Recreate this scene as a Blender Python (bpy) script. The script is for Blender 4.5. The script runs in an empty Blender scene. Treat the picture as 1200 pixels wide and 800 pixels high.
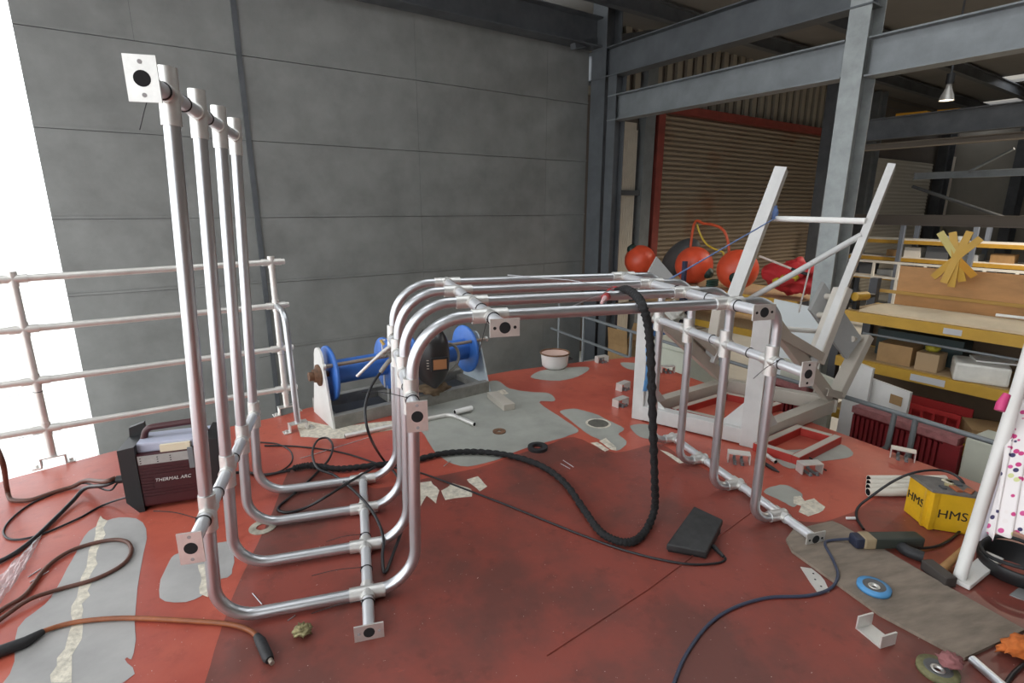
import bpy, bmesh, math, random
from mathutils import Vector, Matrix, noise
random.seed(7)
SC = bpy.context.scene
COL = SC.collection
# ---------------------------------------------------------------- camera
cam_d = bpy.data.cameras.new('camera'); cam = bpy.data.objects.new('camera', cam_d); COL.objects.link(cam)
cam_d.sensor_width = 36.0; cam_d.lens = 36.0 * 625.27 / 1200.0; cam_d.clip_start = 0.02; cam_d.clip_end = 200
YAW, PIT, ROL = math.radians(16.242), math.radians(14.07), math.radians(0.0703)
fw = Vector((math.sin(YAW)*math.cos(PIT), math.cos(YAW)*math.cos(PIT), -math.sin(PIT)))
r0 = Vector((math.cos(YAW), -math.sin(YAW), 0)); u0 = r0.cross(fw)
rv = r0*math.cos(ROL) + u0*math.sin(ROL); uv = u0*math.cos(ROL) - r0*math.sin(ROL)
cam.matrix_world = Matrix(((rv.x, uv.x, -fw.x, 0), (rv.y, uv.y, -fw.y, 0), (rv.z, uv.z, -fw.z, 1.46), (0, 0, 0, 1)))
SC.camera = cam
# ---------------------------------------------------------------- sky, exposure
W = bpy.data.worlds.new('overcast_sky'); SC.world = W; W.use_nodes = True
bg = W.node_tree.nodes['Background']; bg.inputs[0].default_value = (0.93, 0.97, 1.0, 1); bg.inputs[1].default_value = 3.1
vs = SC.view_settings; vs.view_transform = 'Standard'; vs.look = 'None'; vs.exposure = 0.0; vs.gamma = 1.0; vs.use_curve_mapping = False
# ---------------------------------------------------------------- building axes: s along the sheet wall, q away from the camera
BA = math.radians(72.0)
TW = Vector((math.sin(BA), math.cos(BA), 0)); NW = Vector((-math.cos(BA), math.sin(BA), 0))
def B(s, q, z=0.0): return TW*s + NW*q + Vector((0, 0, z))
# ---------------------------------------------------------------- materials
MATS = {}
def mat(name, col, rough=0.5, metal=0.0, var=0.0, scale=8.0, bump=0.0, bscale=60.0, col2=None, spec=0.5, emit=0.0, trans=0.0, stretch=None, thr=None, alpha=1.0, coat=0.0, rvar=0.0):
    if name in MATS: return MATS[name]
    m = bpy.data.materials.new(name); m.use_nodes = True; nt = m.node_tree; b = nt.nodes['Principled BSDF']
    b.inputs['Base Color'].default_value = (*col, 1); b.inputs['Roughness'].default_value = rough; b.inputs['Metallic'].default_value = metal
    b.inputs['Specular IOR Level'].default_value = spec; b.inputs['Coat Weight'].default_value = coat
    if trans: b.inputs['Transmission Weight'].default_value = trans
    if alpha < 1: b.inputs['Alpha'].default_value = alpha
    if emit: b.inputs['Emission Color'].default_value = (*col, 1); b.inputs['Emission Strength'].default_value = emit
    tc = None
    def coord(sc):
        nonlocal tc
        if tc is None: tc = nt.nodes.new('ShaderNodeTexCoord')
        mp = nt.nodes.new('ShaderNodeMapping'); mp.inputs['Scale'].default_value = tuple(sc*k for k in (stretch or (1, 1, 1)))
        nt.links.new(tc.outputs['Object'], mp.inputs[0]); return mp.outputs[0]
    if var or col2:
        n = nt.nodes.new('ShaderNodeTexNoise'); n.inputs['Scale'].default_value = 1; n.inputs['Detail'].default_value = 6; n.inputs['Roughness'].default_value = 0.62
        nt.links.new(coord(scale), n.inputs['Vector'])
        r = nt.nodes.new('ShaderNodeValToRGB'); lo, hi = thr or (0.3, 0.7)
        r.color_ramp.elements[0].position = lo; r.color_ramp.elements[1].position = hi
        a = tuple(c*(1-var) for c in col); c2 = col2 if col2 else tuple(min(1, c*(1+var)) for c in col)
        r.color_ramp.elements[0].color = (*a, 1); r.color_ramp.elements[1].color = (*c2, 1)
        nt.links.new(n.outputs['Fac'], r.inputs['Fac']); nt.links.new(r.outputs['Color'], b.inputs['Base Color'])
        if rvar:
            mr = nt.nodes.new('ShaderNodeMapRange'); mr.inputs['To Min'].default_value = max(0.02, rough-rvar); mr.inputs['To Max'].default_value = rough+rvar
            mr.inputs['From Min'].default_value = 0.3; mr.inputs['From Max'].default_value = 0.7
            nt.links.new(n.outputs['Fac'], mr.inputs['Value']); nt.links.new(mr.outputs[0], b.inputs['Roughness'])
    if bump:
        n2 = nt.nodes.new('ShaderNodeTexNoise'); n2.inputs['Scale'].default_value = 1; n2.inputs['Detail'].default_value = 4
        nt.links.new(coord(bscale), n2.inputs['Vector'])
        bp = nt.nodes.new('ShaderNodeBump'); bp.inputs['Strength'].default_value = bump; bp.inputs['Distance'].default_value = 0.01
        nt.links.new(n2.outputs['Fac'], bp.inputs['Height']); nt.links.new(bp.outputs[0], b.inputs['Normal'])
    MATS[name] = m
    return m
ALU = mat('brushed_aluminium', (0.58, 0.59, 0.61), 0.32, 0.88, var=0.04, scale=6)
ALUS = mat('satin_aluminium', (0.70, 0.71, 0.73), 0.36, 0.5, var=0.04, scale=6)
ALU2 = mat('cast_aluminium', (0.74, 0.73, 0.70), 0.42, 0.75, var=0.08, scale=30)
ALUW = mat('dull_aluminium', (0.72, 0.70, 0.66), 0.45, 0.55, var=0.08, scale=12)
HOLE = mat('dark_bore', (0.012, 0.012, 0.013), 0.9)
BLACK = mat('black_plastic', (0.014, 0.014, 0.015), 0.45)
RUBBER = mat('black_rubber', (0.018, 0.018, 0.02), 0.6, bump=0.2, bscale=90)
GALV = mat('galvanised_steel', (0.20, 0.215, 0.225), 0.5, 0.35, var=0.16, scale=3.0, bump=0.05, bscale=30)
GALVW = mat('galvanised_sheet', (0.225, 0.226, 0.218), 0.45, 0.25, var=0.16, scale=2.2, bump=0.06, bscale=45, rvar=0.07)
GALVD = mat('dull_galvanised', (0.105, 0.113, 0.122), 0.55, 0.3, var=0.2, scale=2.5)
GALVL = mat('bright_galvanised', (0.31, 0.33, 0.33), 0.48, 0.3, var=0.16, scale=6)
STEELD = mat('dark_steel', (0.085, 0.09, 0.098), 0.6, 0.2, var=0.25, scale=3)
WHITEP = mat('white_paint', (0.74, 0.73, 0.70), 0.42, var=0.05, scale=6)
GREYP = mat('pale_grey_paint', (0.48, 0.44, 0.38), 0.5, var=0.07, scale=5)
# ---------------------------------------------------------------- mesh builder
ORG = {}
def frame_from(d, up=(0, 0, 1)):
    d = Vector(d).normalized(); u = Vector(up)
    if abs(d.dot(u)) > 0.98: u = Vector((1, 0, 0)) if abs(d.x) < 0.9 else Vector((0, 1, 0))
    a = u.cross(d).normalized(); return a, d.cross(a).normalized(), d
def fillet(pts, rad, n=8):
    pts = [Vector(p) for p in pts]; out = [pts[0]]
    for i in range(1, len(pts)-1):
        p0, p, p1 = pts[i-1], pts[i], pts[i+1]; r = rad[i] if isinstance(rad, (list, tuple)) else rad
        a = (p0-p).normalized(); b = (p1-p).normalized(); th = a.angle(b)
        if r <= 0 or th > math.pi-0.02: out.append(p); continue
        t = min(r/math.tan(th/2), (p0-p).length*0.98 if i == 1 else (p0-p).length*0.5+0.49*(p0-p).length, (p1-p).length*0.98); r2 = t*math.tan(th/2)
        c = p+(a+b).normalized()*(r2/math.sin(th/2)); s = p+a*t; e = p+b*t
        v0 = s-c; ax = v0.cross(e-c).normalized(); tot = v0.angle(e-c)
        for k in range(n+1): out.append(c+Matrix.Rotation(tot*k/n, 3, ax) @ v0)
    out.append(pts[-1]); return out
def spline(pts, n=6, closed=False):
    P = [Vector(p) for p in pts]; out = []; N = len(P)
    for i in range(N if closed else N-1):
        p1, p2 = P[i], P[(i+1) % N]
        p0 = P[i-1] if (i > 0 or closed) else p1*2-p2; p3 = P[(i+2) % N] if (i+2 < N or closed) else p2*2-p1
        for k in range(n):
            t = k/n
            out.append(0.5*((2*p1)+(p2-p0)*t+(2*p0-5*p1+4*p2-p3)*t*t+(3*p1-p0-3*p2+p3)*t**3))
    if not closed: out.append(P[-1])
    return out
class MB:
    def __init__(s): s.v = []; s.f = []; s.m = []; s.sm = []
    def add(s, v, f, mi=0, smooth=False):
        o = len(s.v); s.v += [Vector(x) for x in v]; s.f += [tuple(i+o for i in q) for q in f]; s.m += [mi]*len(f); s.sm += [smooth]*len(f); return s
    def box(s, c, size, rot=None, mi=0, bev=0.0):
        hx, hy, hz = (k/2 for k in size); c = Vector(c); R = rot if rot is not None else Matrix.Identity(3)
        if bev <= 0:
            v = [c+R @ Vector((x, y, z)) for x in (-hx, hx) for y in (-hy, hy) for z in (-hz, hz)]
            return s.add(v, [(0, 1, 3, 2), (4, 6, 7, 5), (0, 4, 5, 1), (2, 3, 7, 6), (0, 2, 6, 4), (1, 5, 7, 3)], mi)
        bm = bmesh.new(); bmesh.ops.create_cube(bm, size=1, matrix=Matrix.Diagonal((size[0], size[1], size[2], 1)))
        bmesh.ops.bevel(bm, geom=bm.edges[:], offset=bev, segments=2, affect='EDGES', profile=0.6)
        bm.verts.index_update(); v = [c+R @ x.co for x in bm.verts]; f = [[y.index for y in q.verts] for q in bm.faces]; bm.free()
        return s.add(v, f, mi)
    def bar(s, a, b, w, h, up=(0, 0, 1), mi=0, bev=0.0):   # rectangular bar from a to b; h along up
        a, b = Vector(a), Vector(b); x, y, d = frame_from(b-a, up); R = Matrix((x, y, d)).transposed()
        return s.box((a+b)/2, (w, h, (b-a).length), R, mi, bev)
    def tube(s, path, r, n=12, mi=0, cap=True, bore=None, closed=False, up=(0, 0, 1)):
        P = [Vector(p) for p in path]; N = len(P); v = []; f = []
        t0 = (P[1]-P[0]).normalized(); a, b, _ = frame_from(t0, up)
        for i in range(N):
            if closed: t = (P[(i+1) % N]-P[i-1]).normalized()
            else: t = (P[min(i+1, N-1)]-P[max(i-1, 0)]).normalized()
            ax = t0.cross(t)
            if ax.length > 1e-7:
                R = Matrix.Rotation(t0.angle(t), 3, ax.normalized()); a = R @ a; b = R @ b
            t0 = t; ri = r[i] if isinstance(r, (list, tuple)) else r
            v += [P[i]+(a*math.cos(2*math.pi*k/n)+b*math.sin(2*math.pi*k/n))*ri for k in range(n)]
        for i in range(N if closed else N-1):
            j = (i+1) % N
            for k in range(n): f.append((i*n+k, i*n+(k+1) % n, j*n+(k+1) % n, j*n+k))
        s.add(v, f, mi, True)
        if cap and not closed:
            for e, i in ((0, 0), (1, N-1)):
                ring = [v[i*n+k] for k in range(n)]
                if bore is None: s.add(ring, [tuple(range(n)) if e else tuple(range(n))[::-1]], mi)
                else:
                    c = P[i]; d = (P[1]-P[0] if e == 0 else P[-2]-P[-1]).normalized(); ri = r[i] if isinstance(r, (list, tuple)) else r
                    inn = [c+(q-c)*0.84 for q in ring]; dp = [q+d*ri*1.6 for q in inn]
                    for A_, B_, mm in ((ring, inn, mi), (inn, dp, bore)):
                        fs = [(k, (k+1) % n, n+(k+1) % n, n+k) for k in range(n)]
                        if e == 0: fs = [q[::-1] for q in fs]
                        s.add(A_+B_, fs, mm)
                    s.add(dp, [tuple(range(n))], bore)
        return s
    def cyl(s, a, b, r, n=16, mi=0, r2=None, bore=None): return s.tube([a, b], [r, r if r2 is None else r2], n, mi, True, bore)
    def lathe(s, c, axis, prof, n=24, mi=0, up=(0, 0, 1), smooth=True, close=False):   # prof: (radius, along)
        c = Vector(c); a, b, d = frame_from(axis, up); v = []; f = []
        for r, h in prof: v += [c+d*h+(a*math.cos(2*math.pi*k/n)+b*math.sin(2*math.pi*k/n))*r for k in range(n)]
        L = len(prof)
        for i in range(L if close else L-1):
            j = (i+1) % L
            for k in range(n): f.append((i*n+k, i*n+(k+1) % n, j*n+(k+1) % n, j*n+k))
        return s.add(v, f, mi, smooth)
    def prism(s, poly, th, mi=0, off=None):   # 3D polygon extruded by vector th
        P = [Vector(p) for p in poly]; th = Vector(th); n = len(P)
        if off: P = [p+Vector(off) for p in P]
        nn = Vector((0, 0, 0))
        for i in range(n): nn += P[i].cross(P[(i+1) % n])
        if nn.dot(th) > 0: P = P[::-1]
        return s.add(P+[p+th for p in P], [tuple(range(n)), tuple(range(2*n-1, n-1, -1))]+[(i, i+n, (i+1) % n+n, (i+1) % n)[::-1] if False else ((i+1) % n, i, i+n, (i+1) % n+n) for i in range(n)], mi)
    def sphere(s, c, r, n=24, m=14, mi=0, sc=(1, 1, 1), rot=None):
        c = Vector(c); v = []; f = []; R = rot if rot is not None else Matrix.Identity(3)
        for i in range(m+1):
            th = math.pi*i/m
            for k in range(n):
                ph = 2*math.pi*k/n
                v.append(c+R @ Vector((r*sc[0]*math.sin(th)*math.cos(ph), r*sc[1]*math.sin(th)*math.sin(ph), r*sc[2]*math.cos(th))))
        for i in range(m):
            for k in range(n): f.append((i*n+k, (i+1)*n+k, (i+1)*n+(k+1) % n, i*n+(k+1) % n))
        return s.add(v, f, mi, True)
    def build(s, name, mats, parent=None, label=None, cat=None, group=None, kind=None, local=False):
        if not isinstance(mats, (list, tuple)): mats = [mats]
        org = Vector((0, 0, 0))
        if parent is not None and not local: org = ORG[parent]
        own = org
        if parent is None and not local and s.v:
            lo = Vector([min(p[i] for p in s.v) for i in range(3)]); hi = Vector([max(p[i] for p in s.v) for i in range(3)])
            own = Vector(((lo.x+hi.x)/2, (lo.y+hi.y)/2, lo.z))
        me = bpy.data.meshes.new(name); me.from_pydata([tuple(p-own) for p in s.v], [], s.f)
        for m_ in mats: me.materials.append(m_)
        me.polygons.foreach_set('material_index', s.m); me.polygons.foreach_set('use_smooth', s.sm); me.update()
        o = bpy.data.objects.new(name, me); COL.objects.link(o)
        if parent is not None: o.parent = parent; ORG[o] = org
        else: o.location = own; ORG[o] = own
        tag(o, label, cat, group, kind); return o
def tag(o, label=None, cat=None, group=None, kind=None):
    for k, x in (('label', label), ('category', cat), ('group', group), ('kind', kind)):
        if x: o[k] = x
    return o
def thing(name, loc, label, cat, group=None, kind=None):
    o = bpy.data.objects.new(name, None); COL.objects.link(o); o.empty_display_size = 0.1; o.location = loc; ORG[o] = Vector(loc)
    return tag(o, label, cat, group, kind)
def dup(root, loc=None, rotz=None, label=None, group=None):
    r = root.copy(); COL.objects.link(r)
    if loc is not None: r.location = loc
    if rotz is not None: r.rotation_euler = (0, 0, rotz)
    if label: r['label'] = label
    if group: r['group'] = group
    for ch in list(root.children):
        c = ch.copy(); COL.objects.link(c); c.parent = r
        for g in list(ch.children):
            d = g.copy(); COL.objects.link(d); d.parent = c
    return r

# ================================================================= setting
ZF = -1.6; PF = -1.25
def bbox_b(mb, s0, s1, q0, q1, z0, z1, mi=0, bev=0.0):
    R = Matrix((TW, NW, Vector((0, 0, 1)))).transposed()
    return mb.box(B((s0+s1)/2, (q0+q1)/2, (z0+z1)/2), (abs(s1-s0), abs(q1-q0), abs(z1-z0)), R, mi, bev)
CONC = mat('concrete', (0.42, 0.41, 0.38), 0.8, var=0.12, scale=1.2, bump=0.1, bscale=25)
m = MB(); bbox_b(m, -0.85, 32, -12, 10, ZF-0.2, ZF); m.build('floor_workshop', CONC, kind='structure', label='grey concrete workshop floor below the deck')
m = MB(); bbox_b(m, -40, -0.85, -12, 45, ZF-0.2, ZF); bbox_b(m, -0.85, 32, 10, 45, ZF-0.2, ZF); m.build('ground', mat('pale_concrete', (0.78, 0.77, 0.74), 0.8, var=0.05, scale=1), kind='structure', label='pale concrete yard outside the open door')
m = MB(); bbox_b(m, 5.3, 7.28, 4.0, 7.0, ZF, PF); m.build('floor_plinth', CONC, kind='structure', label='raised concrete plinth behind the deck corner')
# deck
RED = bpy.data.materials.new('red_deck_paint'); RED.use_nodes = True
def red_mat(m, base, dark, scuff, rough):
    nt = m.node_tree; b = nt.nodes['Principled BSDF']; L = nt.links.new
    tc = nt.nodes.new('ShaderNodeTexCoord')
    def noise_(sc, det=6, ro=0.6, st=(1, 1, 1)):
        mp = nt.nodes.new('ShaderNodeMapping'); mp.inputs['Scale'].default_value = tuple(sc*k for k in st); L(tc.outputs['Object'], mp.inputs[0])
        n = nt.nodes.new('ShaderNodeTexNoise'); n.inputs['Scale'].default_value = 1; n.inputs['Detail'].default_value = det; n.inputs['Roughness'].default_value = ro; L(mp.outputs[0], n.inputs['Vector']); return n.outputs['Fac']
    def ramp(fac, a, bb):
        r = nt.nodes.new('ShaderNodeMapRange'); r.inputs['From Min'].default_value = a; r.inputs['From Max'].default_value = bb; L(fac, r.inputs['Value']); return r.outputs[0]
    def mix(f, a, c):
        x = nt.nodes.new('ShaderNodeMix'); x.data_type = 'RGBA'; L(f, x.inputs['Factor'])
        for sock, val in ((x.inputs[6], a), (x.inputs[7], c)):
            if isinstance(val, tuple): sock.default_value = (*val, 1)
            else: L(val, sock)
        return x.outputs[2]
    c = mix(ramp(noise_(1.9), 0.42, 0.60), base, dark)
    c = mix(ramp(noise_(9, 8, 0.7), 0.55, 0.85), c, tuple(k*0.62 for k in dark))
    c = mix(ramp(noise_(5, 9, 0.75, (1, 2.2, 1)), 0.66, 0.82), c, scuff)
    c = mix(ramp(noise_(95, 2, 0.5), 0.74, 0.78), c, (0.55, 0.42, 0.38))
    L(c, b.inputs['Base Color'])
    rr = nt.nodes.new('ShaderNodeMapRange'); rr.inputs['To Min'].default_value = rough-0.08; rr.inputs['To Max'].default_value = rough+0.16; L(noise_(3, 6, 0.7), rr.inputs['Value']); L(rr.outputs[0], b.inputs['Roughness'])
    bp = nt.nodes.new('ShaderNodeBump'); bp.inputs['Strength'].default_value = 0.12; bp.inputs['Distance'].default_value = 0.004; L(noise_(55, 5, 0.6), bp.inputs['Height']); L(bp.outputs[0], b.inputs['Normal'])
red_mat(RED, (0.48, 0.105, 0.066), (0.38, 0.073, 0.049), (0.56, 0.24, 0.19), 0.33)
WORN = bpy.data.materials.new('worn_red_paint'); WORN.use_nodes = True
red_mat(WORN, (0.27, 0.058, 0.041), (0.15, 0.048, 0.037), (0.40, 0.082, 0.055), 0.38)
dk = [(-3.3, -2.2), (3.75, -2.2), (3.45, 0.4), (3.237, 1.64), (3.045, 2.528), (2.645, 4.638), (2.049, 4.617), (1.321, 4.533), (-0.423, 4.042), (-0.587, 3.93), (-1.521, 3.592), (-1.91, 3.359), (-2.6, 2.75), (-3.1, 2.0)]
m = MB(); m.prism([(x, y, 0.0) for x, y in dk], (0, 0, -0.09), 0)
deck = m.build('floor', RED, kind='structure', label='red painted steel deck with grey primer patches')
m = MB(); m.prism([(x*0.97, y*0.97, -0.09) for x, y in dk], (0, 0, ZF+0.09)); m.build('wall_deckhouse', WHITEP, kind='structure', label='white steel deckhouse side below the red deck')
# paint patches on the deck, each its own flat shape
PRIM = mat('grey_primer', (0.33, 0.335, 0.30), 0.62, var=0.16, scale=5, bump=0.05, rvar=0.1)
PRIMB = mat('bluish_primer', (0.36, 0.35, 0.34), 0.5, var=0.16, scale=4, rvar=0.1)
TAPEW = mat('torn_white_primer', (0.62, 0.57, 0.47), 0.6, var=0.3, scale=40, bump=0.3, bscale=70)
BARE = mat('bare_steel_disc', (0.17, 0.165, 0.14), 0.5, 0.4, var=0.3, scale=20)
def rough_edge(pts, amp, n=5):
    out = []
    for i, p in enumerate(pts):
        a = Vector((p[0], p[1])); b = Vector((pts[(i+1) % len(pts)][0], pts[(i+1) % len(pts)][1])); d = b-a
        nn = Vector((-d.y, d.x)); nn = nn.normalized() if nn.length > 0 else nn
        k = max(1, min(n, int(d.length/0.035)))
        for j in range(k): out.append(a+d*j/k+nn*random.uniform(-amp, amp)*(0 if j == 0 else 1))
    return out
def patch(name, pts, mt, z, amp=0.006):
    P = rough_edge(pts, amp) if mt is TAPEW else [Vector((p.x+random.uniform(-1, 1)*0.003, p.y+random.uniform(-1, 1)*0.003)) for p in spline([(q[0], q[1], 0) for q in pts], 4, closed=True)]
    m = MB(); m.add([(p.x, p.y, z) for p in P], [tuple(range(len(P)))])
    o = m.build(name, mt, deck)
    if o.data.polygons[0].normal.z < 0: o.data.flip_normals()
    return o
patch('worn_paint', [(-0.423, 3.088), (-0.475, 2.587), (-0.544, 1.988), (-0.547, 1.853), (-0.548, 1.592), (-0.548, 1.365), (0.056, 0.855), (1.491, 0.439), (2.809, 1.018), (2.848, 1.407), (2.725, 1.877), (2.283, 1.791), (2.029, 1.772), (1.897, 1.902), (1.886, 2.119), (1.821, 2.556), (1.768, 2.759), (1.451, 2.723), (1.296, 3.003), (1.08, 2.931), (0.878, 2.863), (0.599, 2.76), (0.299, 2.721), (0.021, 2.685), (-0.157, 2.853)], WORN, 0.0006, 0.005)
patch('primer_patch', [(0.223, 3.488), (0.34, 3.394), (0.398, 3.002), (0.508, 2.808), (0.689, 2.812), (0.892, 2.909), (1.102, 2.977), (1.285, 3.035), (1.372, 3.097), (1.35, 3.274), (1.29, 3.672), (1.414, 3.666), (1.437, 3.843), (1.29, 3.928), (1.159, 4.054), (1.108, 4.281), (0.921, 4.191), (0.237, 3.644)], PRIM, 0.0012)
patch('primer_patch', [(1.375, 3.453), (1.485, 3.475), (1.534, 3.443), (1.608, 3.334), (1.636, 3.224), (1.68, 3.038), (1.6, 2.958), (1.597, 2.834), (1.472, 2.741), (1.44, 2.92), (1.41, 3.013), (1.395, 3.151), (1.379, 3.315)], PRIM, 0.0013)
patch('primer_patch', [(1.746, 3.065), (1.884, 3.041), (1.812, 2.841), (1.716, 2.882)], PRIM, 0.0013)
patch('primer_patch', [(-0.813, 2.066), (-0.847, 2.299), (-0.805, 2.36), (-0.638, 2.388), (-0.6, 2.301), (-0.576, 2.136), (-0.635, 2.105), (-0.68, 2.013)], PRIMB, 0.0013)
patch('primer_patch', [(-1.024, 2.603), (-0.916, 2.145), (-0.807, 1.789), (-0.825, 1.769), (-0.794, 1.664), (-1.159, 1.593), (-1.158, 1.802), (-1.246, 2.034), (-1.214, 2.182), (-1.248, 2.433), (-1.272, 2.654), (-1.184, 2.746)], PRIMB, 0.0012)
patch('primer_patch', [(1.424, 4.29), (1.634, 4.471), (2.034, 4.442), (1.891, 4.234), (1.629, 4.131)], PRIM, 0.0012)
patch('primer_patch', [(2.385, 2.453), (2.621, 2.435), (2.89, 2.435), (2.82, 2.279), (2.561, 2.272), (2.326, 2.251)], PRIM, 0.0012)
patch('primer_patch', [(1.998, 2.078), (2.139, 2.112), (2.178, 2.063), (2.157, 1.978), (2.039, 1.91), (2.019, 1.974)], PRIM, 0.0012)
patch('primer_patch', [(2.403, 4.485), (2.556, 4.411), (2.475, 4.202), (2.372, 4.288)], PRIM, 0.0012)
patch('primer_patch', [(-0.489, 3.852), (-0.198, 3.609), (0.234, 3.611), (0.221, 3.458), (-0.167, 3.397), (-0.425, 3.499)], TAPEW, 0.0011)
patch('torn_tape', [(-1.278, 2.788), (-1.227, 2.728), (-1.153, 2.406), (-1.096, 2.187), (-1.054, 2.034), (-0.952, 1.709), (-1.014, 1.727), (-1.049, 1.909), (-1.119, 2.155), (-1.208, 2.483)], TAPEW, 0.0018, 0.012)
patch('torn_tape', [(-0.723, 2.24), (-0.677, 2.239), (-0.633, 2.014), (-0.669, 2.044)], TAPEW, 0.0018, 0.01)
patch('torn_tape', [(0.247, 2.677), (0.317, 2.677), (0.346, 2.564), (0.31, 2.442), (0.274, 2.53), (0.226, 2.425)], TAPEW, 0.0016)
patch('torn_tape', [(0.355, 2.561), (0.426, 2.625), (0.511, 2.534), (0.499, 2.457), (0.361, 2.462)], TAPEW, 0.0016)
patch('torn_tape', [(0.51, 2.641), (0.577, 2.661), (0.601, 2.537), (0.549, 2.496)], TAPEW, 0.0016)
patch('torn_tape', [(2.11, 1.991), (2.151, 1.988), (2.133, 1.941), (2.199, 1.948), (2.188, 1.867), (2.114, 1.832), (2.038, 1.822), (2.023, 1.866), (2.078, 1.907), (2.059, 1.937)], TAPEW, 0.0016)
patch('torn_tape', [(1.365, 2.888), (1.413, 2.888), (1.436, 2.764), (1.4, 2.75)], TAPEW, 0.0016, 0.002)
patch('torn_tape', [(1.429, 2.896), (1.495, 2.932), (1.494, 2.786), (1.472, 2.741), (1.447, 2.761)], TAPEW, 0.0016, 0.004)
patch('torn_tape', [(1.738, 2.677), (1.769, 2.631), (1.791, 2.483), (1.75, 2.483)], TAPEW, 0.0016, 0.004)
patch('torn_tape', [(1.048, 4.02), (1.106, 4.047), (1.118, 3.935), (1.061, 3.909)], TAPEW, 0.0016, 0.004)
def disc_patch(c, r, mt, z, name):
    m = MB(); m.add([(c[0]+r*math.cos(a*math.pi/16), c[1]+r*math.sin(a*math.pi/16), z) for a in range(32)], [tuple(range(32))]); m.build(name, mt, deck)
disc_patch((1.551, 3.168), 0.088, TAPEW, 0.0017, 'bare_ring')
disc_patch((1.551, 3.168), 0.072, BARE, 0.0021, 'bare_disc')
m = MB(); m.tube([(0.526, 1.39, 0.002), (1.023, 1.582, 0.002), (1.793, 1.929, 0.002)], 0.004, 6); m.build('weld_seam', WORN, deck)
# back wall of galvanised sheets
wall = MB(); bbox_b(wall, -0.80, 6.95, 7.83, 7.90, ZF, 4.6); wb = wall.build('wall_back', STEELD, kind='structure', label='tall sliding door wall clad in grey galvanised sheets')
zs = [ZF, -0.45, 0.47, 1.33, 2.28, 3.26, 4.6]
for r in range(6):
    cols = [-0.80, 1.25] if r < 5 else [-0.80, 0.22, 1.25]
    cols2 = [1.30, 3.61, 6.02, 6.95]
    for cs, dq in ((cols, 0.03), (cols2, 0.0)):
        for a, b_ in zip(cs[:-1], cs[1:]):
            mm = MB(); bbox_b(mm, a+0.0015, b_-0.0015, 7.795+dq, 7.83+dq-0.003, zs[r]+0.003, zs[r+1]-0.003)
            bbox_b(mm, a+0.0015, b_-0.0015, 7.780+dq, 7.796+dq, zs[r]+0.003, zs[r]+0.03)
            mm.build('sheet_panel', GALVW, wb)
mm = MB(); bbox_b(mm, 1.245, 1.30, 7.765, 7.82, ZF, 4.6); mm.build('door_edge_strip', STEELD, wb)
def ibeam(name, a, b, depth, width, tw=0.012, tf=0.018, up=(0, 0, 1), mt=GALV, label=None, parent=None):
    a, b = Vector(a), Vector(b); x, y, d = frame_from(b-a, up); mm = MB()
    mm.bar(a, b, tw, depth-2*tf+0.002, up)
    for sgn in (1, -1): mm.bar(a+y*sgn*(depth-tf)/2, b+y*sgn*(depth-tf)/2, width, tf, up)
    return mm.build(name, mt, parent, label=label, kind=None if parent else 'structure')
TWt = tuple(TW)
SL = 6.96
ibeam('trim_1', B(-6, 7.62, 4.36), B(7.0, 7.62, 4.36), 0.46, 0.3, mt=STEELD, label='dark eaves beam above the galvanised wall')
ibeam('trim_2', B(SL+0.17, 7.55, ZF), B(SL+0.17, 7.55, 5.0), 0.36, 0.36, up=TWt, mt=GALVD, label='wide galvanised corner column at the end of the sheet wall')
ibeam('trim_3', B(SL+0.12, 7.20, ZF), B(SL+0.12, 7.20, 3.66), 0.24, 0.2, up=TWt, mt=GALVD, label='slimmer column beside the wide corner column')
ibeam('trim_4', B(SL+0.17, 3.33, ZF), B(SL+0.17, 3.33, 5.2), 0.34, 0.23, up=TWt, mt=GALVL, label='tall galvanised column beside the cradle')
ibeam('trim_5', B(SL+0.10, 7.3, 3.125), B(SL+0.10, 3.45, 3.125), 0.41, 0.22, label='lower galvanised crane beam between the two columns')
ibeam('trim_6', B(SL+0.12, 3.2, 3.105), B(SL+0.12, -5, 3.105), 0.41, 0.22, label='lower galvanised beam continuing past the tall column')
ibeam('trim_7', B(SL+0.10, 8.0, 3.87), B(SL+0.10, 3.2, 3.87), 0.47, 0.24, mt=GALVD, label='upper galvanised beam resting on the tall column')
# roof with open rooflights over the deck
ROOF = mat('roof_sheet', (0.16, 0.15, 0.14), 0.7, var=0.1, scale=1)
RZ = 4.95
mm = MB()
holes = [(-1.6, -0.4, 0.3, 4.6), (0.9, 2.1, 0.3, 4.6), (3.4, 4.6, 0.3, 4.6), (9.0, 10.2, -4.0, 4.2), (14.0, 15.0, -4.0, 2.0), (20.1, 21.2, 4.4, 5.75), (24.2, 25.0, 6.3, 7.8), (26.0, 26.8, 6.9, 8.2)]  # fourth and fifth: unseen openings added to brighten the side bay and shutter
ss = sorted({-4.0, 28.0} | {h[0] for h in holes} | {h[1] for h in holes})
for a, b_ in zip(ss[:-1], ss[1:]):
    q = -9.0
    for h in sorted([h for h in holes if h[0] <= a and h[1] >= b_], key=lambda h: h[2]): bbox_b(mm, a, b_, q, h[2], RZ, RZ+0.08); q = h[3]
    bbox_b(mm, a, b_, q, 9.2, RZ, RZ+0.08)
mm.build('ceiling', ROOF, kind='structure', label='dark sheet roof with open rooflights')
for i, q in enumerate((7.1, 5.6, 8.6)):
    ibeam('trim_%d' % (10+i), B(6.0, q, 4.75), B(27, q, 4.75), 0.26, 0.14, mt=STEELD, label='dark roof purlin above the side bay')
mm = MB(); mm.bar(B(6.4, 7.6, 4.1), B(9.4, 7.9, 4.9), 0.12, 0.12); mm.build('trim_13', STEELD, kind='structure', label='dark diagonal roof brace behind the upper beam')
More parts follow.
